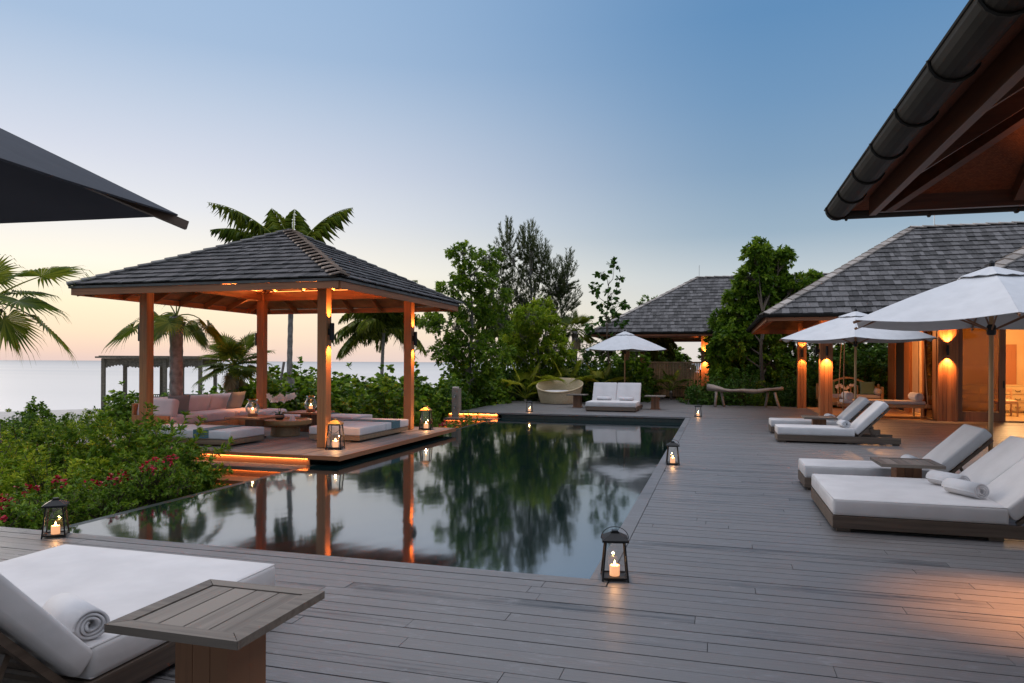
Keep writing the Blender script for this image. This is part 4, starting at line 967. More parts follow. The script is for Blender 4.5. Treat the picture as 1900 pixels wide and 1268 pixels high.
# ------------------------------------------------------------------ porch furniture
t = thing('swing_daybed', 'hanging daybed with white mattress and bolsters on ropes in the lit porch', 'swing bed', (4.72, 23.75, 0))
g = MB(); g.box((0, -.42, .37), (2.55, .07, .1), bev=.01); g.box((0, .42, .37), (2.55, .07, .1), bev=.01)
for s in (-1, 1): g.box((s * 1.12, 0, .385), (.08, 1.1, .1), bev=.01)
for i in range(10): g.box((-.95 + i * .21, 0, .4), (.14, .76, .02))
g.build('frame', 'honeyx', t)
for sx in (-1, 1):
    for sy in (-1, 1): g = MB(); g.lathe([(.02, .03), (.03, .05), (.018, .12), (.026, .2), (.02, .32)], 10, (sx * .98 + (.0), sy * .42, 0)); g.build('finial', 'honeyz', t)
add_part(rbox(2.2, .82, .1, .03, 3), 'mattress', 'cushion', t, (0, 0, .47))
for s in (-1, 1):
    g = MB(); M_ = Matrix.Translation((s * .93, 0, .64)) @ Matrix.Rotation(PI / 2, 4, 'X'); g.lathe([(.001, -.42), (.10, -.42), (.122, -.40), (.125, -.3), (.125, .3), (.122, .40), (.10, .42), (.001, .42)], 24, M=M_, cap=False); g.build('bolster', 'cushion', t, True)
for sx in (-1, 1):
    for sy in (-1, 1): g = MB(); g.tube([(sx * 1.12, sy * .5, .42), (sx * 1.05, sy * .2, 2.95)], .014, 7); g.build('rope', 'honeyz', t)
t = thing('porch_bench', 'carved timber porch bench with a pale seat cushion at the back of the porch', 'bench', (4.55, 28.2, 0))
g = MB(); g.box((0, 0, .3), (2.1, .7, .14), bev=.01); g.build('seat', 'honeyx', t)
for sx in (-1, 1):
    for sy in (-1, 1): g = MB(); g.box((sx * 1.02, sy * .32, .4), (.09, .09, .8 if sy < 0 else .95), bev=.015); g.build('leg', 'honeyz', t)
g = MB(); vs = []
for i in range(25):
    a = PI * i / 24; vs.append((-.95 * math.cos(a) if False else -.98 + 1.96 * i / 24, .33, .62 + .36 * math.sin(PI * i / 24) ** 1.5 + .12))
for i in range(24): g.bar(vs[i], vs[i + 1], .05, .07)
for i in range(17): x = -.9 + i * .1125; g.box((x, .33, .55), (.03, .03, .55))
g.build('backrest', 'honeyz', t)
add_part(rbox(1.95, .62, .13, .035, 3), 'seat_cushion', 'cushion', t, (0, -.02, .44))
pillow('green pillow at the right of the porch bench', (5.15, 28.2, .74), (math.radians(68), 0, math.radians(-6)), .5, 'greencloth', 'green pillows on the porch bench')
pillow('green pillow at the left of the porch bench, behind the post', (3.85, 28.2, .74), (math.radians(68), 0, math.radians(10)), .5, 'greencloth', 'green pillows on the porch bench')
g = MB(); M_ = Matrix.Rotation(PI / 2, 4, 'X'); g.lathe([(.001, -.25), (.10, -.25), (.115, -.2), (.115, .2), (.10, .25), (.001, .25)], 20, M=M_, cap=False); o = g.build('bolster', 'cushion', None, True); o.location = (5.45, 28.05, .62); tag(o, 'small white bolster at the right end of the porch bench', 'pillow')
t = thing('orchid', 'peach lit orchid in the porch in front of the bench', 'orchid', (4.35, 27.3, 0))
g = MB(); g.tube([(0, 0, 0), (0, 0, .3), (-.02, 0, .62), (-.08, 0, .84), (-.2, 0, .88)], .008, 5); g.build('stem', 'leaf_dark', t)
for i in range(7): flower(t, Vector((-.34 + .06 * i, 0, .80 + .06 * math.sin(i))), .07)
for i in range(4): flower(t, Vector((.10 + .05 * i, 0, .86)), .06)
g = MB(); g.lathe([(.10, 0), (.14, .1), (.13, .34), (.11, .35)], 16); g.build('pot', 'teakx', t)
# in the room
t = thing('chest_of_drawers', 'tan chest of drawers seen through the open doorway', 'chest of drawers', (8.75, 27.6, 0))
g = MB(); g.box((0, 0, .47), (2.3, .5, .86), bev=.01); g.box((0, 0, .915), (2.36, .54, .03)); g.build('body', 'chest', t)
for c_ in range(3):
    for r_ in range(3):
        g = MB(); x = -.76 + c_ * .76; z = .2 + r_ * .27; g.box((x, -.262, z), (.70, .03, .23), bev=.006); d_ = g.build('drawer', 'chest', t)
        g = MB(); g.tube([(x - .07, -.28, z + .02), (x - .06, -.31, z - .02), (x + .06, -.31, z - .02), (x + .07, -.28, z + .02)], .009, 6); g.build('handle', 'iron', d_)
for sx in (-1, 1): g = MB(); g.box((sx * 1.08, 0, .03), (.08, .4, .06)); g.build('foot', 'chest', t)
t = thing('chair', 'timber chair with a pale seat pad in the lit doorway at the right edge', 'chair', (8.55, 25.6, 0))
for sx in (-1, 1):
    for sy in (-1, 1): g = MB(); g.box((sx * .27, sy * .25, .21 if sy < 0 else .42), (.04, .04, .42 if sy < 0 else .84)); g.build('leg', 'honeyz', t)
g = MB(); g.box((0, 0, .41), (.6, .56, .04), bev=.006); g.build('seat', 'honeyx', t)
g = MB(); g.box((0, .25, .8), (.56, .03, .12)); g.box((0, .25, .6), (.5, .02, .06)); g.build('backrest', 'honeyx', t)
add_part(rbox(.54, .5, .07, .03, 3, .01), 'seat_pad', 'curtain', t, (0, 0, .47))

# the old carved gazebo towards the beach
gc = at(300, 700, 46); gz_ = ground_z(gc.x, gc.y)
t = thing('gazebo', 'old weathered gazebo with carved valance and balustrade near the beach', 'gazebo', (gc.x, gc.y, gz_), YAW + .12)
Hg = 1.85 - gz_ ; Wg = 5.9; Dg = 3.4
g = MB(); g.box((0, 0, Hg - .06), (Wg + .5, Dg + .5, .1)); g.box((0, 0, Hg + .01), (Wg + .2, Dg + .2, .06)); g.build('roof', 'oldwood', t)
for x in (-Wg / 2 + .1, -.55, .75, Wg / 2 - .1):
    for y in (-Dg / 2 + .1, Dg / 2 - .1): g = MB(); g.box((x, y, Hg / 2 - .08), (.2, .2, Hg - .14)); g.build('post', 'oldwood', t)
for y in (-Dg / 2 + .1, Dg / 2 - .1):
    g = MB(); g.box((0, y, Hg - .24), (Wg, .1, .24))
    n_ = 60
    for i in range(n_):
        x = -Wg / 2 + .2 + (Wg - .4) * i / (n_ - 1); dd = .16 + .14 * abs(math.cos(PI * i / (n_ - 1) * 3)) ** 3 + .05 * (i % 2); g.box((x, y, Hg - .36 - dd / 2), (.085, .04, dd))
    g.build('valance', 'oldwood', t)
    g = MB(); g.box((0, y, .95), (Wg - .3, .08, .07)); g.box((0, y, .2), (Wg - .3, .06, .06))
    for i in range(44): g.box((-Wg / 2 + .25 + i * (Wg - .5) / 43, y, .57), (.045, .04, .7))
    g.build('balustrade', 'oldwood', t)
g = MB(); g.box((0, 0, .05), (Wg, Dg, .1)); g.build('floor', 'oldwood', t)
# ================================================================== plants
def unit(a): return a / np.maximum(np.linalg.norm(a, axis=1, keepdims=True), 1e-9)
def leaves(P, D, Lf, Wf, shape='lance', curl=.15, rnd=None, R=RNG):
    """vectorised leaves: returns verts, faces, rnd; D = direction the leaf points to"""
    n = len(P); D = unit(D); up = unit(np.column_stack([R.normal(0, .45, n), R.normal(0, .45, n), np.ones(n)]))
    S = unit(np.cross(D, up)); Nn = np.cross(S, D)
    Lf = np.broadcast_to(Lf, n)[:, None]; Wf = np.broadcast_to(Wf, n)[:, None]
    if shape == 'lance':
        a = P; b = P + D * Lf * .45 + S * Wf * .5 + Nn * Lf * .06; c = P + D * Lf - Nn * Lf * curl; d = P + D * Lf * .45 - S * Wf * .5 + Nn * Lf * .06
        V = np.stack([a, b, c, d], 1).reshape(-1, 3); i = np.arange(n)[:, None] * 4; Fc = np.concatenate([i + [0, 1, 2], i + [0, 2, 3]], 1).reshape(-1, 3); k = 2
    elif shape == 'round':
        a = P; b = P + D * Lf * .28 + S * Wf * .45; c = P + D * Lf * .75 + S * Wf * .42 - Nn * Lf * curl * .5; d = P + D * Lf - Nn * Lf * curl; e = P + D * Lf * .75 - S * Wf * .42 - Nn * Lf * curl * .5; f = P + D * Lf * .28 - S * Wf * .45
        V = np.stack([a, b, c, d, e, f], 1).reshape(-1, 3); i = np.arange(n)[:, None] * 6; Fc = np.concatenate([i + [0, 1, 2], i + [0, 2, 3], i + [0, 3, 4], i + [0, 4, 5]], 1).reshape(-1, 3); k = 4
    if rnd is None: rnd = R.random(n)
    return V, Fc, np.repeat(rnd, k)
def np_mesh(name, V, Fc, r, material):
    me = bpy.data.meshes.new(name); nv, nf = len(V), len(Fc)
    me.vertices.add(nv); me.vertices.foreach_set('co', V.astype(np.float32).ravel()); me.loops.add(nf * 3); me.loops.foreach_set('vertex_index', Fc.astype(np.int32).ravel())
    me.polygons.add(nf); me.polygons.foreach_set('loop_start', np.arange(nf, dtype=np.int32) * 3); me.polygons.foreach_set('loop_total', np.full(nf, 3, dtype=np.int32))
    me.update(calc_edges=True); me.materials.append(MATS[material])
    a = me.attributes.new('rnd', 'FLOAT', 'FACE'); a.data.foreach_set('value', r.astype(np.float32)); return me
def stem_leaves(paths, per, Lf, Wf, shape, t0=.35, spread=.9, droop=.1, R=RNG, clump=.35):
    P = []; D = []; r = []; 
    for p in paths:
        p = np.array(p); k = per; t = t0 + (1 - t0) * np.sort(R.random(k)) ** .8; seg = t * (len(p) - 1); i = np.minimum(seg.astype(int), len(p) - 2); f = (seg - i)[:, None]
        q = p[i] * (1 - f) + p[i + 1] * f; tg = unit(p[i + 1] - p[i]); rr = R.normal(0, 1, (k, 3)); rr -= tg * (rr * tg).sum(1, keepdims=True)
        P.append(q); D.append(tg * .7 + unit(rr) * spread + np.array([0, 0, -droop])); r.append(np.clip(R.random() * clump + R.random(k) * (1 - clump), 0, 1))
    P = np.concatenate(P); D = np.concatenate(D); r = np.concatenate(r); n = len(P)
    return leaves(P, D, Lf * R.uniform(.7, 1.15, n), Wf * R.uniform(.75, 1.15, n), shape, rnd=r, R=R)
def shrub_parts(seed, Rr, Hh, nst, per, Lf, Wf, shape='lance', lobes=5, up=.45, droop=.1):
    R = np.random.default_rng(seed); paths = []; la = R.random(lobes) * 6.28; lr = R.uniform(.7, 1.15, lobes)
    for i in range(nst):
        a = R.random() * 2 * PI; ph = math.acos(R.uniform(.02, 1)); k = int(np.argmin(np.abs(((a - la + PI) % (2 * PI)) - PI))); s = lr[k] * R.uniform(.75, 1.12)
        e = np.array([math.cos(a) * math.sin(ph) * Rr * s, math.sin(a) * math.sin(ph) * Rr * s, .1 + Hh * math.cos(ph) ** .8 * s])
        b = np.array([R.normal(0, .06), R.normal(0, .06), 0.0]) + e * [.25, .25, 0]; m = (b + e) / 2 + [0, 0, up * Hh * .3]; 
        paths.append([b, b * .5 + m * .5, m * .55 + e * .45, e, e + (e - m) * .12])
    V, Fc, r = stem_leaves(paths, per, Lf, Wf, shape, .3, .9, droop, R)
    g = MB()
    for p in paths[::3]: g.tube([tuple(q) for q in p[:4]], [.012, .01, .007, .004], 4, False)
    return (V, Fc, r), g
def proto_shrub(kind, seed, Rr, Hh, nst, per, Lf, Wf, shape, m, flowers=None, **k):
    (V, Fc, r), g = shrub_parts(seed, Rr, Hh, nst, per, Lf, Wf, shape, **k)
    root = bpy.data.objects.new(kind, None)
    fo = bpy.data.objects.new('foliage', np_mesh('foliage', V, Fc, r, m)); st = bpy.data.objects.new('stems', g.mesh('stems', 'twig')); kids = [fo, st]
    if flowers:
        n_, fm = flowers; R = np.random.default_rng(seed + 50); a = R.random(n_) * 2 * PI; cl = R.integers(0, 2, n_); ca = R.random(2) * 6.28; cr_ = R.uniform(.2, .85, 2)
        cx_ = np.cos(ca[cl]) * cr_[cl] * Rr * .8 + R.normal(0, .045, n_); cy_ = np.sin(ca[cl]) * cr_[cl] * Rr * .8 + R.normal(0, .06, n_); cz_ = Hh * (1.02 - .5 * cr_[cl] ** 2) + R.normal(0, .04, n_) + .1
        P = np.repeat(np.column_stack([cx_, cy_, cz_]), 4, 0); D = R.normal(0, 1, (len(P), 3)); V, Fc, r = leaves(P, D, .036, .034, 'round', .1, R=R)
        kids.append(bpy.data.objects.new('flowers', np_mesh('flowers', V, Fc, r, fm)))
    return root, kids
def put(proto, loc, rz, sc, label, cat, group):
    root, kids = proto; r = root.copy(); COL.objects.link(r); r.location = loc; r.rotation_euler = (0, 0, rz); r.scale = sc if hasattr(sc, '__len__') else (sc,) * 3
    tag(r, label, cat, group)
    for k in kids:
        c = k.copy(); COL.objects.link(c); c.parent = r
    return r
PB = [proto_shrub('shrub', 10 + i, .75, .85, 120, 26, .085, .034, 'lance', 'leaf_bright') for i in range(3)]
PM = [proto_shrub('shrub', 20 + i, .75, .9, 125, 26, .075, .036, 'lance', 'leaf_mid', lobes=7) for i in range(3)]
PG = [proto_shrub('sea_grape', 30 + i, .95, 1.5, 130, 17, .13, .14, 'round', 'leaf_mid', lobes=7) for i in range(3)]
PD = [proto_shrub('shrub', 40 + i, .9, 1.4, 150, 24, .10, .055, 'lance', 'leaf_dark', lobes=6) for i in range(3)]
PF = [proto_shrub('flowering_shrub', 50 + i, .5, .42, 80, 22, .05, .028, 'lance', 'leaf_mid', flowers=(22, 'petal_red')) for i in range(2)]
PL = [proto_shrub('shrub', 60 + i, .55, .45, 90, 24, .055, .026, 'lance', 'leaf_mid') for i in range(2)]
PT = [proto_shrub('shrub', 80 + i, .85, 1.35, 75, 30, .125, .045, 'lance', 'leaf_mid', lobes=8, up=.8) for i in range(2)]
PY = [proto_shrub('shrub', 70 + i, .7, .9, 110, 24, .10, .03, 'lance', 'leaf_yellow') for i in range(1)]
RB = random.Random(99)
def scatter(n, xr, yr, protos, zfun, sc, dmin, label, cat, group, ok=None, placed=[]):
    c = 0; tries = 0; many = n > 9; base_label = label
    while c < n and tries < n * 40:
        tries += 1; x, y = RB.uniform(*xr), RB.uniform(*yr)
        if ok and not ok(x, y): continue
        if any((x - a) ** 2 + (y - b) ** 2 < dmin ** 2 for a, b in placed): continue
        placed.append((x, y)); s = RB.uniform(*sc); z = zfun(x, y) if zfun else ground_z(x, y) - .03
        if many: label = base_label + where_in(x, y, xr, yr)
        put(RB.choice(protos), (x, y, z), RB.uniform(0, 6.28), (s, s, s * RB.uniform(.85, 1.15)), label, cat, group); c += 1
def where_in(x, y, xr, yr):
    """says which part of its bed a shrub stands in: how far back, and how far across as seen from the pool deck"""
    cs = [(-_s * a + _c * b_, (_c * a + _s * b_) / max(.1, -_s * a + _c * b_)) for a in xr for b_ in yr]
    t_, q = -_s * x + _c * y, (_c * x + _s * y) / (-_s * x + _c * y)
    f = (t_ - min(c[0] for c in cs)) / (max(c[0] for c in cs) - min(c[0] for c in cs)); h = (q - min(c[1] for c in cs)) / (max(c[1] for c in cs) - min(c[1] for c in cs))
    return ', ' + ('front row', 'second row', 'third row', 'fourth row', 'back row')[max(0, min(4, int(f * 5)))] + ', ' + ('far left end', 'left side', 'left of centre', 'centre', 'right of centre', 'right side', 'far right end')[max(0, min(6, int(h * 7)))]
inpav = lambda x, y: -13.4 < x < -5.9 and 10.3 < y < 16.9
def bed(x, y):
    if x > -7.35 or inpav(x, y): return False
    if x > -9.15 and y > 8.5: return False
    return True
# the bed left of the pool, in front of the pavilion
g1 = 'leafy shrubs in the bed left of the pool'
scatter(26, (-8.6, -7.45), (5.7, 9.0), PL + PL + PM[:1], None, (.8, 1.1), .5, 'low green shrub along the infinity edge left of the pool', 'shrub', 'low shrubs along the infinity edge', bed)
scatter(60, (-19, -7.9), (5.6, 11.6), PB + PB + PM, None, (.8, 1.15), .78, 'bright leafy shrub in the bed left of the pool', 'shrub', g1, bed)
for x, y, s, m_, lb in ((-9.45, 9.6, .92, PT, 'nearest the steps'), (-9.9, 10.25, 1.0, PT[1:], 'in front of the middle of the daybed'), (-9.3, 8.8, .72, PM, 'lowest of them, nearest the water'), (-10.6, 10.0, .95, PT, 'in front of the left half of the daybed'), (-11.5, 10.2, .85, PT[1:], 'below the left pavilion post')):
    put(m_[0], (x, y, -.8), RB.random() * 6, s, 'taller leafy bush, ' + lb, 'shrub', 'tall bushes beside the pavilion steps')
for (u, v, t_, lb) in ((105, 905, 8.6, 'just above the near left lantern'), (118, 948, 7.7, 'right of the near left lantern'), (45, 975, 7.3, 'left of the near left lantern'), (300, 868, 9.7, 'highest of those near the steps'), (325, 866, 10.0, 'behind those nearest the steps'), (300, 905, 9.0, 'lowest, halfway to the steps'), (340, 890, 9.4, 'nearest to the pavilion steps')):
    c = at(u, v, t_); put(PF[RB.randint(0, 1)], (min(c.x, -7.45), c.y, c.z - .42), RB.random() * 6, 1.0, 'low shrub with crimson flowers, ' + lb, 'flowering shrub', 'crimson flowering shrubs by the infinity edge')
for u, v, t_, s, m_, lb in ((362, 830, 11.2, .74, PT, 'rightmost, against the top step'), (350, 850, 10.7, .8, PM, 'against the middle step'), (352, 860, 10.0, .5, PL, 'smallest, against the lowest step'), (345, 850, 10.9, .85, PT[1:], 'under the corner of the daybed'), (320, 850, 11.4, 1.0, PT, 'tallest, left of the steps'), (335, 880, 9.9, .8, PL, 'lowest, at the water edge')):
    c = at(u, v, t_); put(m_[0], (c.x, c.y, -.8), RB.random() * 6, s, 'glossy bush by the pavilion steps, ' + lb, 'shrub', 'bushes at the left ends of the pavilion steps')
scatter(60, (-26, -13.2), (9, 30), PB + PM + PL, None, (.6, .95), 1.05, 'leafy shrub on the slope left of the pavilion', 'shrub', 'shrubs on the sandy slope left of the pavilion', lambda x, y: not inpav(x, y) and y < 30 + (x + 13))
scatter(16, (-30, -17), (9, 22), [PD[0], PG[1]], None, (.4, .7), 1.4, 'dark round bush on the sand at the far left', 'shrub', 'dark bushes on the sand at the far left')
# behind the pavilion
scatter(48, (-19, -8.6), (17.1, 27.5), PG + PG + PM, None, (.95, 1.3), 1.05, 'sea grape bush in the hedge behind the pavilion', 'shrub', 'sea grape bushes behind the pavilion', lambda x, y: True)
scatter(16, (-13.6, -12.9), (11, 17), PM + PG[:1], None, (.9, 1.1), .8, 'green shrub growing against the back of the sofa platform', 'shrub', 'shrubs behind the sofa', None)
scatter(26, (-22, -13.6), (17, 31), PG + PD, None, (.6, .85), 1.2, 'dark bush between sofa and gazebo', 'shrub', 'dark bushes between pavilion and gazebo')
scatter(14, (-8.5, -6.95), (16.6, 20.4), PL + PF, None, (.9, 1.2), .55, 'low flowering shrub between pavilion and far steps', 'flowering shrub', 'low shrubs between the pavilion and the far steps')
scatter(20, (-10.8, -8.6), (17.5, 28.4), PD, None, (.85, 1.1), .8, 'dark bush left of the far deck', 'shrub', 'dark bushes left of the far deck', lambda x, y: not (y < 23 and x > -9.0))
# behind the far deck
scatter(24, (-9.5, -3.5), (29.75, 31.6), PD + PG[:1], lambda x, y: -.35, (1.0, 1.3), .72, 'dark green shrub in the hedge behind the basket daybed', 'shrub', 'hedge shrubs behind the far deck')
scatter(12, (-3.4, -3.2), (29.3, 35), PD, lambda x, y: -.3, (.9, 1.1), .8, 'dark shrub along the left side of the garden path', 'shrub', 'shrubs along the garden path')
scatter(22, (-.75, 6.0), (28.95, 30.6), PD, lambda x, y: -.4, (.75, 1.05), .62, 'dark shrub behind the driftwood bench', 'shrub', 'shrubs behind the driftwood bench')
scatter(14, (1.4, 2.6), (28.7, 29.6), PL + PY, lambda x, y: -.1, (.7, .95), .4, 'lit yellow green plant beside the driftwood bench', 'shrub', 'lit low plants beside the porch post')
scatter(10, (3.2, 7), (30.6, 32.2), PD, lambda x, y: -.3, (1.6, 2.0), .8, 'tall dark garden shrub behind the porch', 'shrub', 'tall dark shrubs behind the porch')
scatter(14, (-3.2, 4), (34.5, 36), PM + PG, lambda x, y: -.3, (1.0, 1.3), .8, 'green shrub showing under the roof of the far villa', 'shrub', 'shrubs under the far villa roof')
scatter(12, (-6, 9), (41.6, 43), PG, lambda x, y: -.3, (1.5, 1.9), .9, 'green bush behind the open porch of the far villa', 'shrub', 'bushes behind the far villa')
scatter(40, (-46, -8), (30, 52), PD + PG, None, (.5, .8), 1.7, 'distant dark bush on the dunes towards the sea', 'shrub', 'distant bushes on the dunes', lambda x, y: x * west.x + y * west.y < 48 and abs(x - gc.x) + abs(y - gc.y) > 5)
# low ground cover nobody could count
R = np.random.default_rng(5); n_ = 26000; X = R.uniform(-24, -6.98, n_); Y = R.uniform(5.4, 31, n_); keep = ~((X > -13) & (X < -5.9) & (Y > 10.4) & (Y < 16.5)) & ~((X > -8.7) & (Y > 8.9) & (Y < 10.9)) & ~((X > -8.5) & (Y > 19.8) & (Y < 29)) & (R.random(n_) < np.clip((X + 27) / 12, .15, 1)); X, Y = X[keep], Y[keep]
Z = np.array([ground_z(a, b) for a, b in zip(X, Y)]); D = np.column_stack([R.normal(0, .7, len(X)), R.normal(0, .7, len(X)), R.uniform(.3, 1, len(X))])
V, Fc, r = leaves(np.column_stack([X, Y, Z]), D, R.uniform(.10, .22, len(X)), .05, 'lance', R=R)
o = bpy.data.objects.new('ground_cover', np_mesh('ground_cover', V, Fc, r, 'leaf_mid')); COL.objects.link(o); tag(o, 'low leafy ground cover between the shrubs', 'ground cover', kind='stuff')

# ------------------------------------------------------------------ trees
def tree(name, label, cat, base, top, tr, clumps, leaf, per=14, Lf=.12, Wf=.06, shape='lance', seed=1, tips=26, twig=.35, bark='bark', droop=.15, bend=(0, 0), group=None, spread=.9):
    """clumps: (dx, dy, z, rx, ry, rz, weight) around the base"""
    R = np.random.default_rng(seed); t = thing(name, label, cat, base, 0, group); Ht = top
    tp = [Vector((bend[0] * f * f, bend[1] * f * f, Ht * f)) + Vector((.06 * math.sin(f * 7 + seed), .06 * math.cos(f * 6 + seed), 0)) for f in np.linspace(0, 1, 9)]
    g = MB(); g.tube(tp, [tr * (1 - .8 * f) for f in np.linspace(0, 1, 9)], 9); g.build('trunk', bark, t, True)
    g = MB(); paths = []
    for (dx, dy, z, rx, ry, rz_, wgt) in clumps:
        c = np.array([dx, dy, z]); zz = max(.2, min(.97, (z - max(rz_, .4) * 1.3 - .35 * math.hypot(dx, dy)) / Ht)); s = Vector((bend[0] * zz * zz, bend[1] * zz * zz, Ht * zz))
        s = np.array(s); mid = s * .5 + c * .5 + [0, 0, -.05 * np.linalg.norm(c - s)] + R.normal(0, .05, 3)
        g.tube([tuple(s), tuple(mid), tuple(c)], [tr * .38, tr * .24, tr * .10], 6)
        for i in range(int(tips * wgt)):
            d = R.normal(0, 1, 3); d /= np.linalg.norm(d); e = c + d * [rx, ry, rz_] * R.uniform(.45, 1.0) ** .6; b = (s * .3 + c * .7) if R.random() < .3 else c * 1.0
            m_ = (b + e) / 2 + R.normal(0, .06, 3); out = (e - c); nn = np.linalg.norm(out); out = out / max(nn, .01)
            e2 = e + out * twig * .5 + np.array([0, 0, -droop * twig]); paths.append([b, m_, e, e2])
            if i % 2 == 0: g.tube([tuple(b), tuple(m_), tuple(e)], [tr * .07 + .004, .007, .004], 4, False)
    g.build('branches', bark, t)
    V, Fc, r = stem_leaves(paths, per, Lf, Wf, shape, .5, spread, droop, R, clump=.5)
    o = bpy.data.objects.new('crown', np_mesh('crown', V, Fc, r, leaf)); COL.objects.link(o); o.parent = t
    return t
def crownpx(base, t_, lst):
    """clumps given where the photograph shows them: (u, v, ru, rv, weight) at distance t_, turned into metres around the trunk"""
    out = []; k = t_ / F
    for i, (u, v, ru, rv, wgt) in enumerate(lst):
        dd = ((i * 37) % 10 - 4.5) * .12; p = at(u, v, t_ + dd) - Vector(base); out.append((p.x, p.y, p.z, ru * k, (ru + rv) * .5 * k, rv * k, wgt))
    return out
def ground_at(u, t_):
    c = at(u, 700, t_); return (c.x, c.y, ground_z(c.x, c.y))
b = ground_at(872, 26.5)
tree('leafy_tree', 'light leafy tree with open layered crown right of the pavilion roof', 'tree', b, 6.0, .11, crownpx(b, 26.5, [(858, 470, 24, 14, .7), (905, 478, 26, 16, .7), (880, 510, 34, 18, 1), (840, 530, 28, 16, .8), (915, 545, 30, 22, 1), (870, 570, 34, 24, 1.3), (835, 600, 34, 18, 1), (925, 600, 22, 18, .7), (870, 640, 44, 28, 1.9), (830, 650, 28, 22, 1), (915, 660, 34, 24, 1.2), (795, 590, 20, 12, .5), (875, 690, 40, 20, 1.2)]), 'leaf_mid', 22, .16, .075, seed=3, tips=60, twig=.45)
b = ground_at(985, 34)
tree('casuarina_tree', 'tall feathery casuarina tree with grey green upright sprays', 'tree', b, 7.4, .13, crownpx(b, 34, [(942, 470, 10, 36, .7), (975, 480, 10, 40, .8), (957, 540, 16, 30, .8), (985, 465, 9, 28, .6), (1005, 500, 13, 30, .9), (1030, 530, 18, 30, 1), (1052, 520, 12, 28, .7), (1045, 570, 22, 30, 1), (990, 560, 22, 36, 1), (925, 515, 14, 26, .7), (925, 580, 18, 30, .7), (965, 600, 22, 30, .9), (1035, 610, 20, 26, .7)]), 'leaf_casuarina', 34, .19, .016, seed=4, tips=80, twig=.8, droop=-.5, spread=.5)
b = ground_at(1000, 30.5)
tree('leafy_tree', 'bright green bushy tree behind the basket daybed', 'tree', b, 4.2, .09, crownpx(b, 30.5, [(985, 590, 34, 20, 1.2), (1015, 610, 26, 26, 1.2), (965, 625, 30, 22, 1.1), (1030, 650, 30, 24, 1.2), (985, 660, 40, 26, 1.6), (1000, 700, 40, 20, 1.2), (950, 650, 20, 20, .7), (1005, 568, 16, 12, .5)]), 'leaf_bright', 26, .19, .055, seed=5, tips=75, twig=.45)
b = ground_at(1128, 31)
tree('sapling', 'slender sapling with sparse round leaves left of the far villa roof', 'tree', b, 6.0, .05, crownpx(b, 31, [(1140, 492, 8, 8, .45), (1120, 505, 12, 8, .5), (1108, 535, 12, 9, .6), (1135, 545, 12, 10, .6), (1150, 520, 7, 6, .3), (1112, 565, 14, 9, .6), (1145, 570, 14, 10, .6), (1130, 590, 18, 9, .7), (1160, 560, 9, 7, .3), (1155, 600, 14, 8, .5), (1098, 600, 14, 10, .5), (1130, 630, 20, 10, .6)]), 'leaf_dark', 9, .17, .16, 'round', seed=6, tips=14, twig=.25, bark='twig')
b = (1.7, 30.2, -.4)
tree('leafy_tree', 'large leafy tree covered in climbers between the two villas', 'tree', b, 4.2, .11, crownpx(b, 30.0, [(1405, 470, 20, 22, 1), (1432, 490, 22, 18, 1), (1455, 478, 12, 14, .5), (1400, 515, 30, 22, 1.4), (1440, 530, 34, 22, 1.5), (1380, 550, 30, 20, 1.2), (1480, 530, 26, 16, .9), (1510, 518, 14, 9, .4), (1420, 575, 40, 24, 1.8), (1375, 590, 30, 22, 1.3), (1360, 630, 30, 26, 1.5), (1410, 630, 40, 26, 1.8), (1370, 680, 34, 28, 1.6), (1425, 680, 36, 30, 1.6), (1340, 600, 16, 22, .7), (1335, 655, 18, 24, .8), (1345, 700, 22, 22, .9), (1450, 620, 18, 30, .9), (1460, 700, 16, 30, .8), (1400, 600, 26, 40, 1.6), (1415, 560, 20, 26, 1), (1400, 690, 26, 34, 1.4)]), 'leaf_mid', 22, .19, .10, seed=7, tips=95, twig=.45, bark='twig')
tree('dark_tree', 'dark spreading tree in the garden behind the porch', 'tree', (5.5, 33.5, -.4), 5.5, .14, [(-2.2, 0, 1.6, 1.5, 1, 1.3, 2), (0, -.4, 1.4, 1.6, 1, 1.3, 2), (2, 0, 2.2, 1.5, 1, 1.4, 2), (-1, 0, 3.4, 1.6, 1, 1.2, 2), (1.3, 0, 3.8, 1.4, 1, 1.2, 2), (-3, .5, 3.2, 1.2, 1, 1.2, 1.4)], 'leaf_dark', 24, .16, .09, seed=8, tips=36)
for i, (u, v, ru, t_, lb) in enumerate(((1205, 560, 18, 44, 'treetop behind the left hip of the far villa roof'), (1088, 640, 26, 36, 'dark leafy tree left of the far villa behind the small fan palm'), (1330, 600, 14, 31.4, 'small tree in front of the far villa pillars'))):
    b = ground_at(u, t_); tree('leafy_tree', lb, 'tree', b, (672 - v) / F * t_ + 1.6 - b[2], .08, crownpx(b, t_, [(u, v, ru, ru * .7, 1.2), (u - ru * .6, v + ru, ru, ru * .8, 1.2), (u + ru * .6, v + ru * 1.2, ru, ru * .8, 1.2), (u, v + 2.2 * ru, ru * 1.2, ru, 1.5)]), ('leaf_mid', 'leaf_dark', 'leaf_mid')[i], 18, .16, .08, seed=20 + i, tips=26)

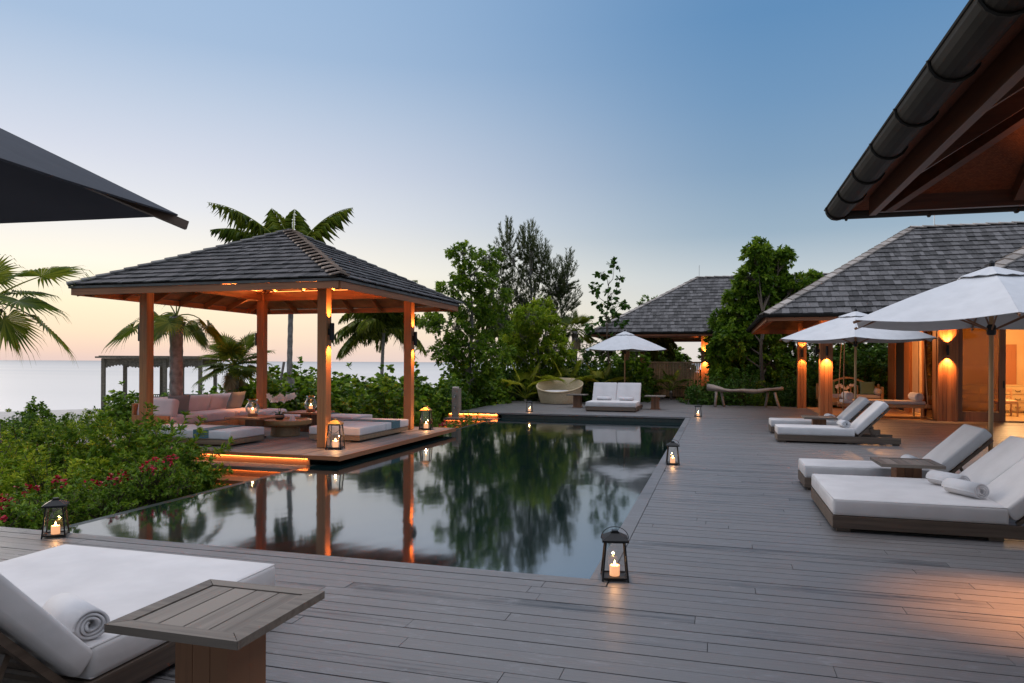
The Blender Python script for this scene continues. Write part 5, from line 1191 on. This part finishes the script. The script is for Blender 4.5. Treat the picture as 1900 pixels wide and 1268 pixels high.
# ------------------------------------------------------------------ palms
def frond(R, org, az, el, Ln, droop, nl=34, wl=.42, ww=.03):
    """feather frond: curved rachis with hanging leaflets"""
    d = np.array([math.cos(az) * math.cos(el), math.sin(az) * math.cos(el), math.sin(el)]); k = 12; p = [np.array(org, float)]; v = d.copy()
    for i in range(k): v = v + np.array([0, 0, -droop / k * (1 + i * .12)]); v /= np.linalg.norm(v); p.append(p[-1] + v * Ln / k)
    p = np.array(p); P = []; D = []; W = []
    for j in range(nl):
        f = .12 + .88 * j / (nl - 1); s = f * k; i = min(int(s), k - 1); q = p[i] * (1 - (s - i)) + p[i + 1] * (s - i); tg = p[i + 1] - p[i]; tg /= np.linalg.norm(tg); sd = np.cross(tg, [0, 0, 1]); sd /= max(np.linalg.norm(sd), .1)
        for sg in (-1, 1):
            P.append(q); D.append(tg * .55 + sd * sg * .9 + np.array([0, 0, -.35 - .25 * R.random()])); W.append(wl * 1.85 * (math.sin(PI * min(f * .93 + .08, 1)) ** .6) * R.uniform(.85, 1.1))
    return p, np.array(P), np.array(D), np.array(W)
def coconut(label, base, Ht, lean, tr, n, Ln, seed, fr=None, droop=1.1):
    R = np.random.default_rng(seed); t = thing('coconut_palm', label, 'palm tree', base, 0, 'coconut palms'); g = MB(); k = 30
    pts = [Vector((lean[0] * f ** 1.6, lean[1] * f ** 1.6, Ht * f)) for f in np.linspace(0, 1, k)]
    g.tube(pts, [tr * (1.35 - .55 * min(1, f * 6)) * (1 - .25 * f) * (1 + .05 * ((i % 2) * 2 - 1)) for i, f in enumerate(np.linspace(0, 1, k))], 12); g.build('trunk', 'barkpalm', t, True)
    top = np.array(pts[-1]); g = MB(); VV = []; FF = []; RR = []; o_ = 0
    specs = fr or [(R.random() * 6.28 + i * 2.4, R.uniform(.15, 1.35), Ln * R.uniform(.85, 1.1)) for i in range(n)]
    for (a, e, l_) in specs:
        p, P, D, W = frond(R, top, a, e, l_, droop * R.uniform(.8, 1.2)); g.tube([tuple(q) for q in p], [.03 * (1 - i / 13) + .004 for i in range(len(p))], 5, False)
        V, Fc, r = leaves(P, D, W, .026, 'lance', .6, rnd=np.clip(R.random() * .5 + R.random(len(P)) * .5, 0, 1), R=R); VV.append(V); FF.append(Fc + o_); RR.append(r); o_ += len(V)
    for i in range(5): a = i * 1.3; g.lathe([(.01, -.10), (.08, -.05), (.09, .02), (.01, .1)], 8, (top[0] + .17 * math.cos(a), top[1] + .17 * math.sin(a), top[2] - .15))
    g.build('frond_stems', 'leaf_fan', t); o = bpy.data.objects.new('fronds', np_mesh('fronds', np.concatenate(VV), np.concatenate(FF), np.concatenate(RR), 'leaf_fan')); COL.objects.link(o); o.parent = t
    return t
def camdir(du, up_):    # azimuth for a frond that points du to the right in the picture (du=1) or left (-1)
    a = math.atan2(_s, _c); return a + math.acos(max(-1, min(1, du))) * (1 if up_ > 0 else -1)
b = ground_at(536, 24.5)
coconut('coconut palm with its wind blown crown rising behind the pavilion roof', b, 6.1, (.05, .1), .13, 0, 3.0, 2, [(camdir(-.97, 1), .62, 3.5), (camdir(-.88, -1), .85, 3.2), (camdir(-.72, 1), 1.12, 2.4), (camdir(-.25, 1), 1.15, 2.5), (camdir(.66, 1), .98, 3.3), (camdir(-.98, -1), .2, 2.6), (camdir(-.3, -1), -.1, 2.3), (camdir(-.5, 1), -.3, 2.3), (camdir(.6, -1), -.3, 2.3), (camdir(.9, 1), -.3, 2.3)], .5)
b = ground_at(707, 37)
coconut('smaller coconut palm seen between the two right posts of the pavilion', b, at(707, 610, 37).z - b[2], (.1, .1), .13, 22, 3.3, 5, None, 1.25)
b = ground_at(935, 40)
coconut('coconut palm with a drooping frond behind the bright green tree', b, 4.2, (.1, .1), .12, 14, 3.2, 9, None, 1.6)
b = ground_at(1178, 36)
coconut('coconut palm tucked behind the left end of the far villa roof', b, 3.8, (.1, .1), .12, 14, 2.4, 10, None, 1.4)

def fan(R, mbs, org, dirv, pet, Rf, mats, sag=.5):
    """one fan leaf on its petiole; mbs = (stem MB, list of leaf arrays)"""
    d = np.array(dirv, float); d /= np.linalg.norm(d); org = np.array(org, float); k = 6; p = [org]; v = d.copy()
    for i in range(k): v = v + np.array([0, 0, -sag / k]); v /= np.linalg.norm(v); p.append(p[-1] + v * pet / k)
    mbs[0].tube([tuple(q) for q in p], [.018 - .0016 * i for i in range(k + 1)], 5, False); hub = p[-1]; ax = v; sd = np.cross(ax, [0, 0, 1]); sd /= max(np.linalg.norm(sd), .2); nn = np.cross(sd, ax)
    ns = 34; V = []; Fc = []; r = []; base = R.random() * .5
    for j in range(ns):
        th = (-1 + 2 * j / (ns - 1)) * 2.25; th2 = 2.25 / ns; L_ = Rf * (1 - .22 * abs(th / 2.25) ** 2) * R.uniform(.9, 1.06)
        dr = lambda a: ax * math.cos(a) + sd * math.sin(a)
        c = dr(th); cup = nn * (.16 * Rf * (1 - math.cos(th * .5)))
        o_ = len(V); a0, a1 = dr(th - th2), dr(th + th2); mid = .52; drp = np.array([0, 0, -1]) * Rf * R.uniform(.08, .30)
        V += [hub, hub + a0 * L_ * mid + cup * .5, hub + c * L_ * mid + nn * .025 + cup * .5, hub + a1 * L_ * mid + cup * .5, hub + c * L_ * .84 + sd * 0 + drp * .35 + a0 * .012, hub + c * L_ * .84 + drp * .35 - a0 * .012 + a1 * .012, hub + c * L_ * .97 + drp]
        Fc += [(o_, o_ + 1, o_ + 2), (o_, o_ + 2, o_ + 3), (o_ + 1, o_ + 4, o_ + 2), (o_ + 2, o_ + 4, o_ + 5), (o_ + 2, o_ + 5, o_ + 3), (o_ + 4, o_ + 6, o_ + 5)]; q_ = base + R.random() * .5; r += [q_] * 6
    mbs[1].append((np.array(V), np.array(Fc), np.array(r)))
def fan_palm(name, label, base, Ht, tr, fans, seed, leaf='leaf_fan', sw=1.0, dry=0, group=None, top_off=(0, 0), stem='leaf_fan', cat='palm tree', bark='barkpalm'):
    R = np.random.default_rng(seed); t = thing(name, label, cat, base, 0, group)
    top = np.array([top_off[0], top_off[1], Ht])
    if Ht > .3:
        g = MB(); k = 26; fs_ = np.linspace(0, 1, k); g.tube([(top_off[0] * f, top_off[1] * f, Ht * f) for f in fs_], [tr * (1 + sw * .45 * math.exp(-((f - .12) / .22) ** 2)) * (1 + .04 * ((i % 2) * 2 - 1)) for i, f in enumerate(fs_)], 14); g.build('trunk', bark, t, True)
        g = MB()
        for i in range(16): a = i * 2.4; g.bar((top[0] + tr * .8 * math.cos(a), top[1] + tr * .8 * math.sin(a), Ht - .30 - .01 * i), (top[0] + tr * 1.35 * math.cos(a), top[1] + tr * 1.35 * math.sin(a), Ht - .16 + .005 * i), .05, .015)
        g.build('boots', 'twig', t)
    g = MB(); arr = []
    for (d, pet, Rf, sag) in fans: fan(R, (g, arr), top, d, pet, Rf, None, sag)
    g.build('leaf_stalks', stem, t); o_ = 0; VV = []; FF = []; RR = []
    for V, Fc, r in arr: VV.append(V); FF.append(Fc + o_); RR.append(r); o_ += len(V)
    o = bpy.data.objects.new('fans', np_mesh('fans', np.concatenate(VV), np.concatenate(FF), np.concatenate(RR), leaf)); COL.objects.link(o); o.parent = t
    if dry:
        g = MB(); arr = []
        for i in range(dry): a = R.random() * 6.28; fan(R, (g, arr), top - np.array([0, 0, .1]), (math.cos(a), math.sin(a), -.5), R.uniform(.3, .55), R.uniform(.5, .65), None, 2.6)
        o_ = 0; VV = []; FF = []; RR = []
        for V, Fc, r in arr: VV.append(V); FF.append(Fc + o_); RR.append(r); o_ += len(V)
        o = bpy.data.objects.new('dry_fans', np_mesh('dry_fans', np.concatenate(VV), np.concatenate(FF), np.concatenate(RR), 'leaf_dry')); COL.objects.link(o); o.parent = t
    return t
RT = Vector((_c, _s, 0)); FW = Vector((-_s, _c, 0))
def pd(r_, u_, f_=0): v = RT * r_ + Vector((0, 0, u_)) + FW * f_; return (v.x, v.y, v.z)
b = ground_at(327, 17.2)
fan_palm('fan_palm', 'fan palm with a stout grey trunk behind the sofa', b, at(327, 588, 17.2).z - b[2], .15, [(pd(-1, .35, -.2), 1.05, .85, 1.1), (pd(-.35, .1, -.5), .45, .75, 1.5), (pd(.2, 1, .1), .55, .6, .3), (pd(.9, .65, 0), .85, .7, 1.7), (pd(.6, .1, .6), .6, .65, 1.5), (pd(-.5, .9, .3), .7, .6, .6), (pd(.45, 1, -.3), .7, .6, .3), (pd(-.1, .3, .9), .6, .65, 1.2), (pd(-.1, .9, .2), .5, .6, .3), (pd(.1, .5, -.9), .5, .6, 1.5), (pd(-.7, .6, .5), .8, .65, 1.0)], 3)
b = ground_at(40, 12.2); bb = at(-22, 700, 12.2)
fan_palm('fan_palm', 'fan palm with large dark fans at the left edge of the photo', (bb.x, bb.y, ground_z(bb.x, bb.y)), at(-22, 560, 12.2).z - ground_z(bb.x, bb.y), .15, [(pd(.85, .62, 0), 1.0, .85, .35), (pd(.8, .42, -.3), .75, .82, .8), (pd(.55, -.15, -.2), .5, .78, .9), (pd(.35, .6, .5), .5, .65, .8), (pd(-.9, .3, 0), .7, .7, .8), (pd(-.4, .9, .2), .6, .7, .6), (pd(.95, .08, .5), .9, .8, 1.0), (pd(.1, .2, -.9), .5, .65, 1.0), (pd(.5, -.5, .2), .4, .7, .8), (pd(.2, .9, -.2), .45, .6, .4)], 6)
b = ground_at(435, 20)
fan_palm('fan_palm', 'shaggy fan palm with dry brown skirt right of the sofa', b, at(435, 678, 20).z - b[2], .12, [(pd(math.cos(a), math.sin(a) * 1.0 + .1 + .3 * (i % 2), math.sin(a * 3) * .8), .35 + .16 * (i % 3), .62, .35) for i, a in enumerate(np.linspace(-.5, 3.7, 22))], 8, dry=5)
b = ground_at(1066, 33)
fan_palm('fan_palm', 'small fan palm with round head between the green tree and the sapling', b, at(1066, 615, 33).z - b[2], .13, [(pd(math.cos(a), math.sin(a) + .15, math.sin(a * 4) * .6), .55, .7, .5) for a in np.linspace(-.5, 3.6, 15)], 9, dry=3)
for i, (u, v, t_, s, lb, lf) in enumerate(((975, 714, 29.5, 1.45, 'low yellow green fan palm left of the basket daybed', 'leaf_yellow'), (1052, 708, 29.5, 1.5, 'low yellow green fan palm right behind the basket daybed', 'leaf_yellow'), (1112, 706, 29.6, 1.3, 'low fan palm with orange tinted leaves behind the far double lounger', 'leaf_yellow'), (1150, 720, 30.6, .9, 'low green fan palm behind the far umbrella pole', 'leaf_fan'), (1245, 700, 31.4, .9, 'low fan palm in front of the far villa screen', 'leaf_fan'), (1215, 615, 34.6, .9, 'fan palm under the eave of the far villa', 'leaf_fan'))):
    c = at(u, v, t_); gz = -.3; fan_palm('low_fan_palm', lb, (c.x, c.y, gz), max(.05, c.z - gz - .6), .05, [(pd(math.cos(a), .55 + abs(math.sin(a)) * .9, math.sin(a * 5) * .7), .75 * s, .5 * s, .7) for a in np.linspace(.05, 3.1, 11)], 30 + i, lf, 0, 0, 'low fan palms behind the far deck', cat='fan palm')
# stakes that hold the coconut palm upright
c = at(536, 735, 24.5); gz = ground_z(c.x, c.y)
for (u0, v0, u1, v1, lb) in ((512, 735, 527, 672, 'slanting timber stake left of the coconut palm trunk'), (552, 718, 540, 690, 'slanting grey timber stake right of the coconut palm trunk')):
    a_, b_ = at(u0, v0 + 20, 23.9), at(u1, v1, 24.2); g = MB(); g.bar(a_, b_, .07, .05); tag(g.build('stake', 'greywoodx'), lb, 'stake', 'timber stakes at the coconut palm')
print('objects', len(bpy.data.objects))
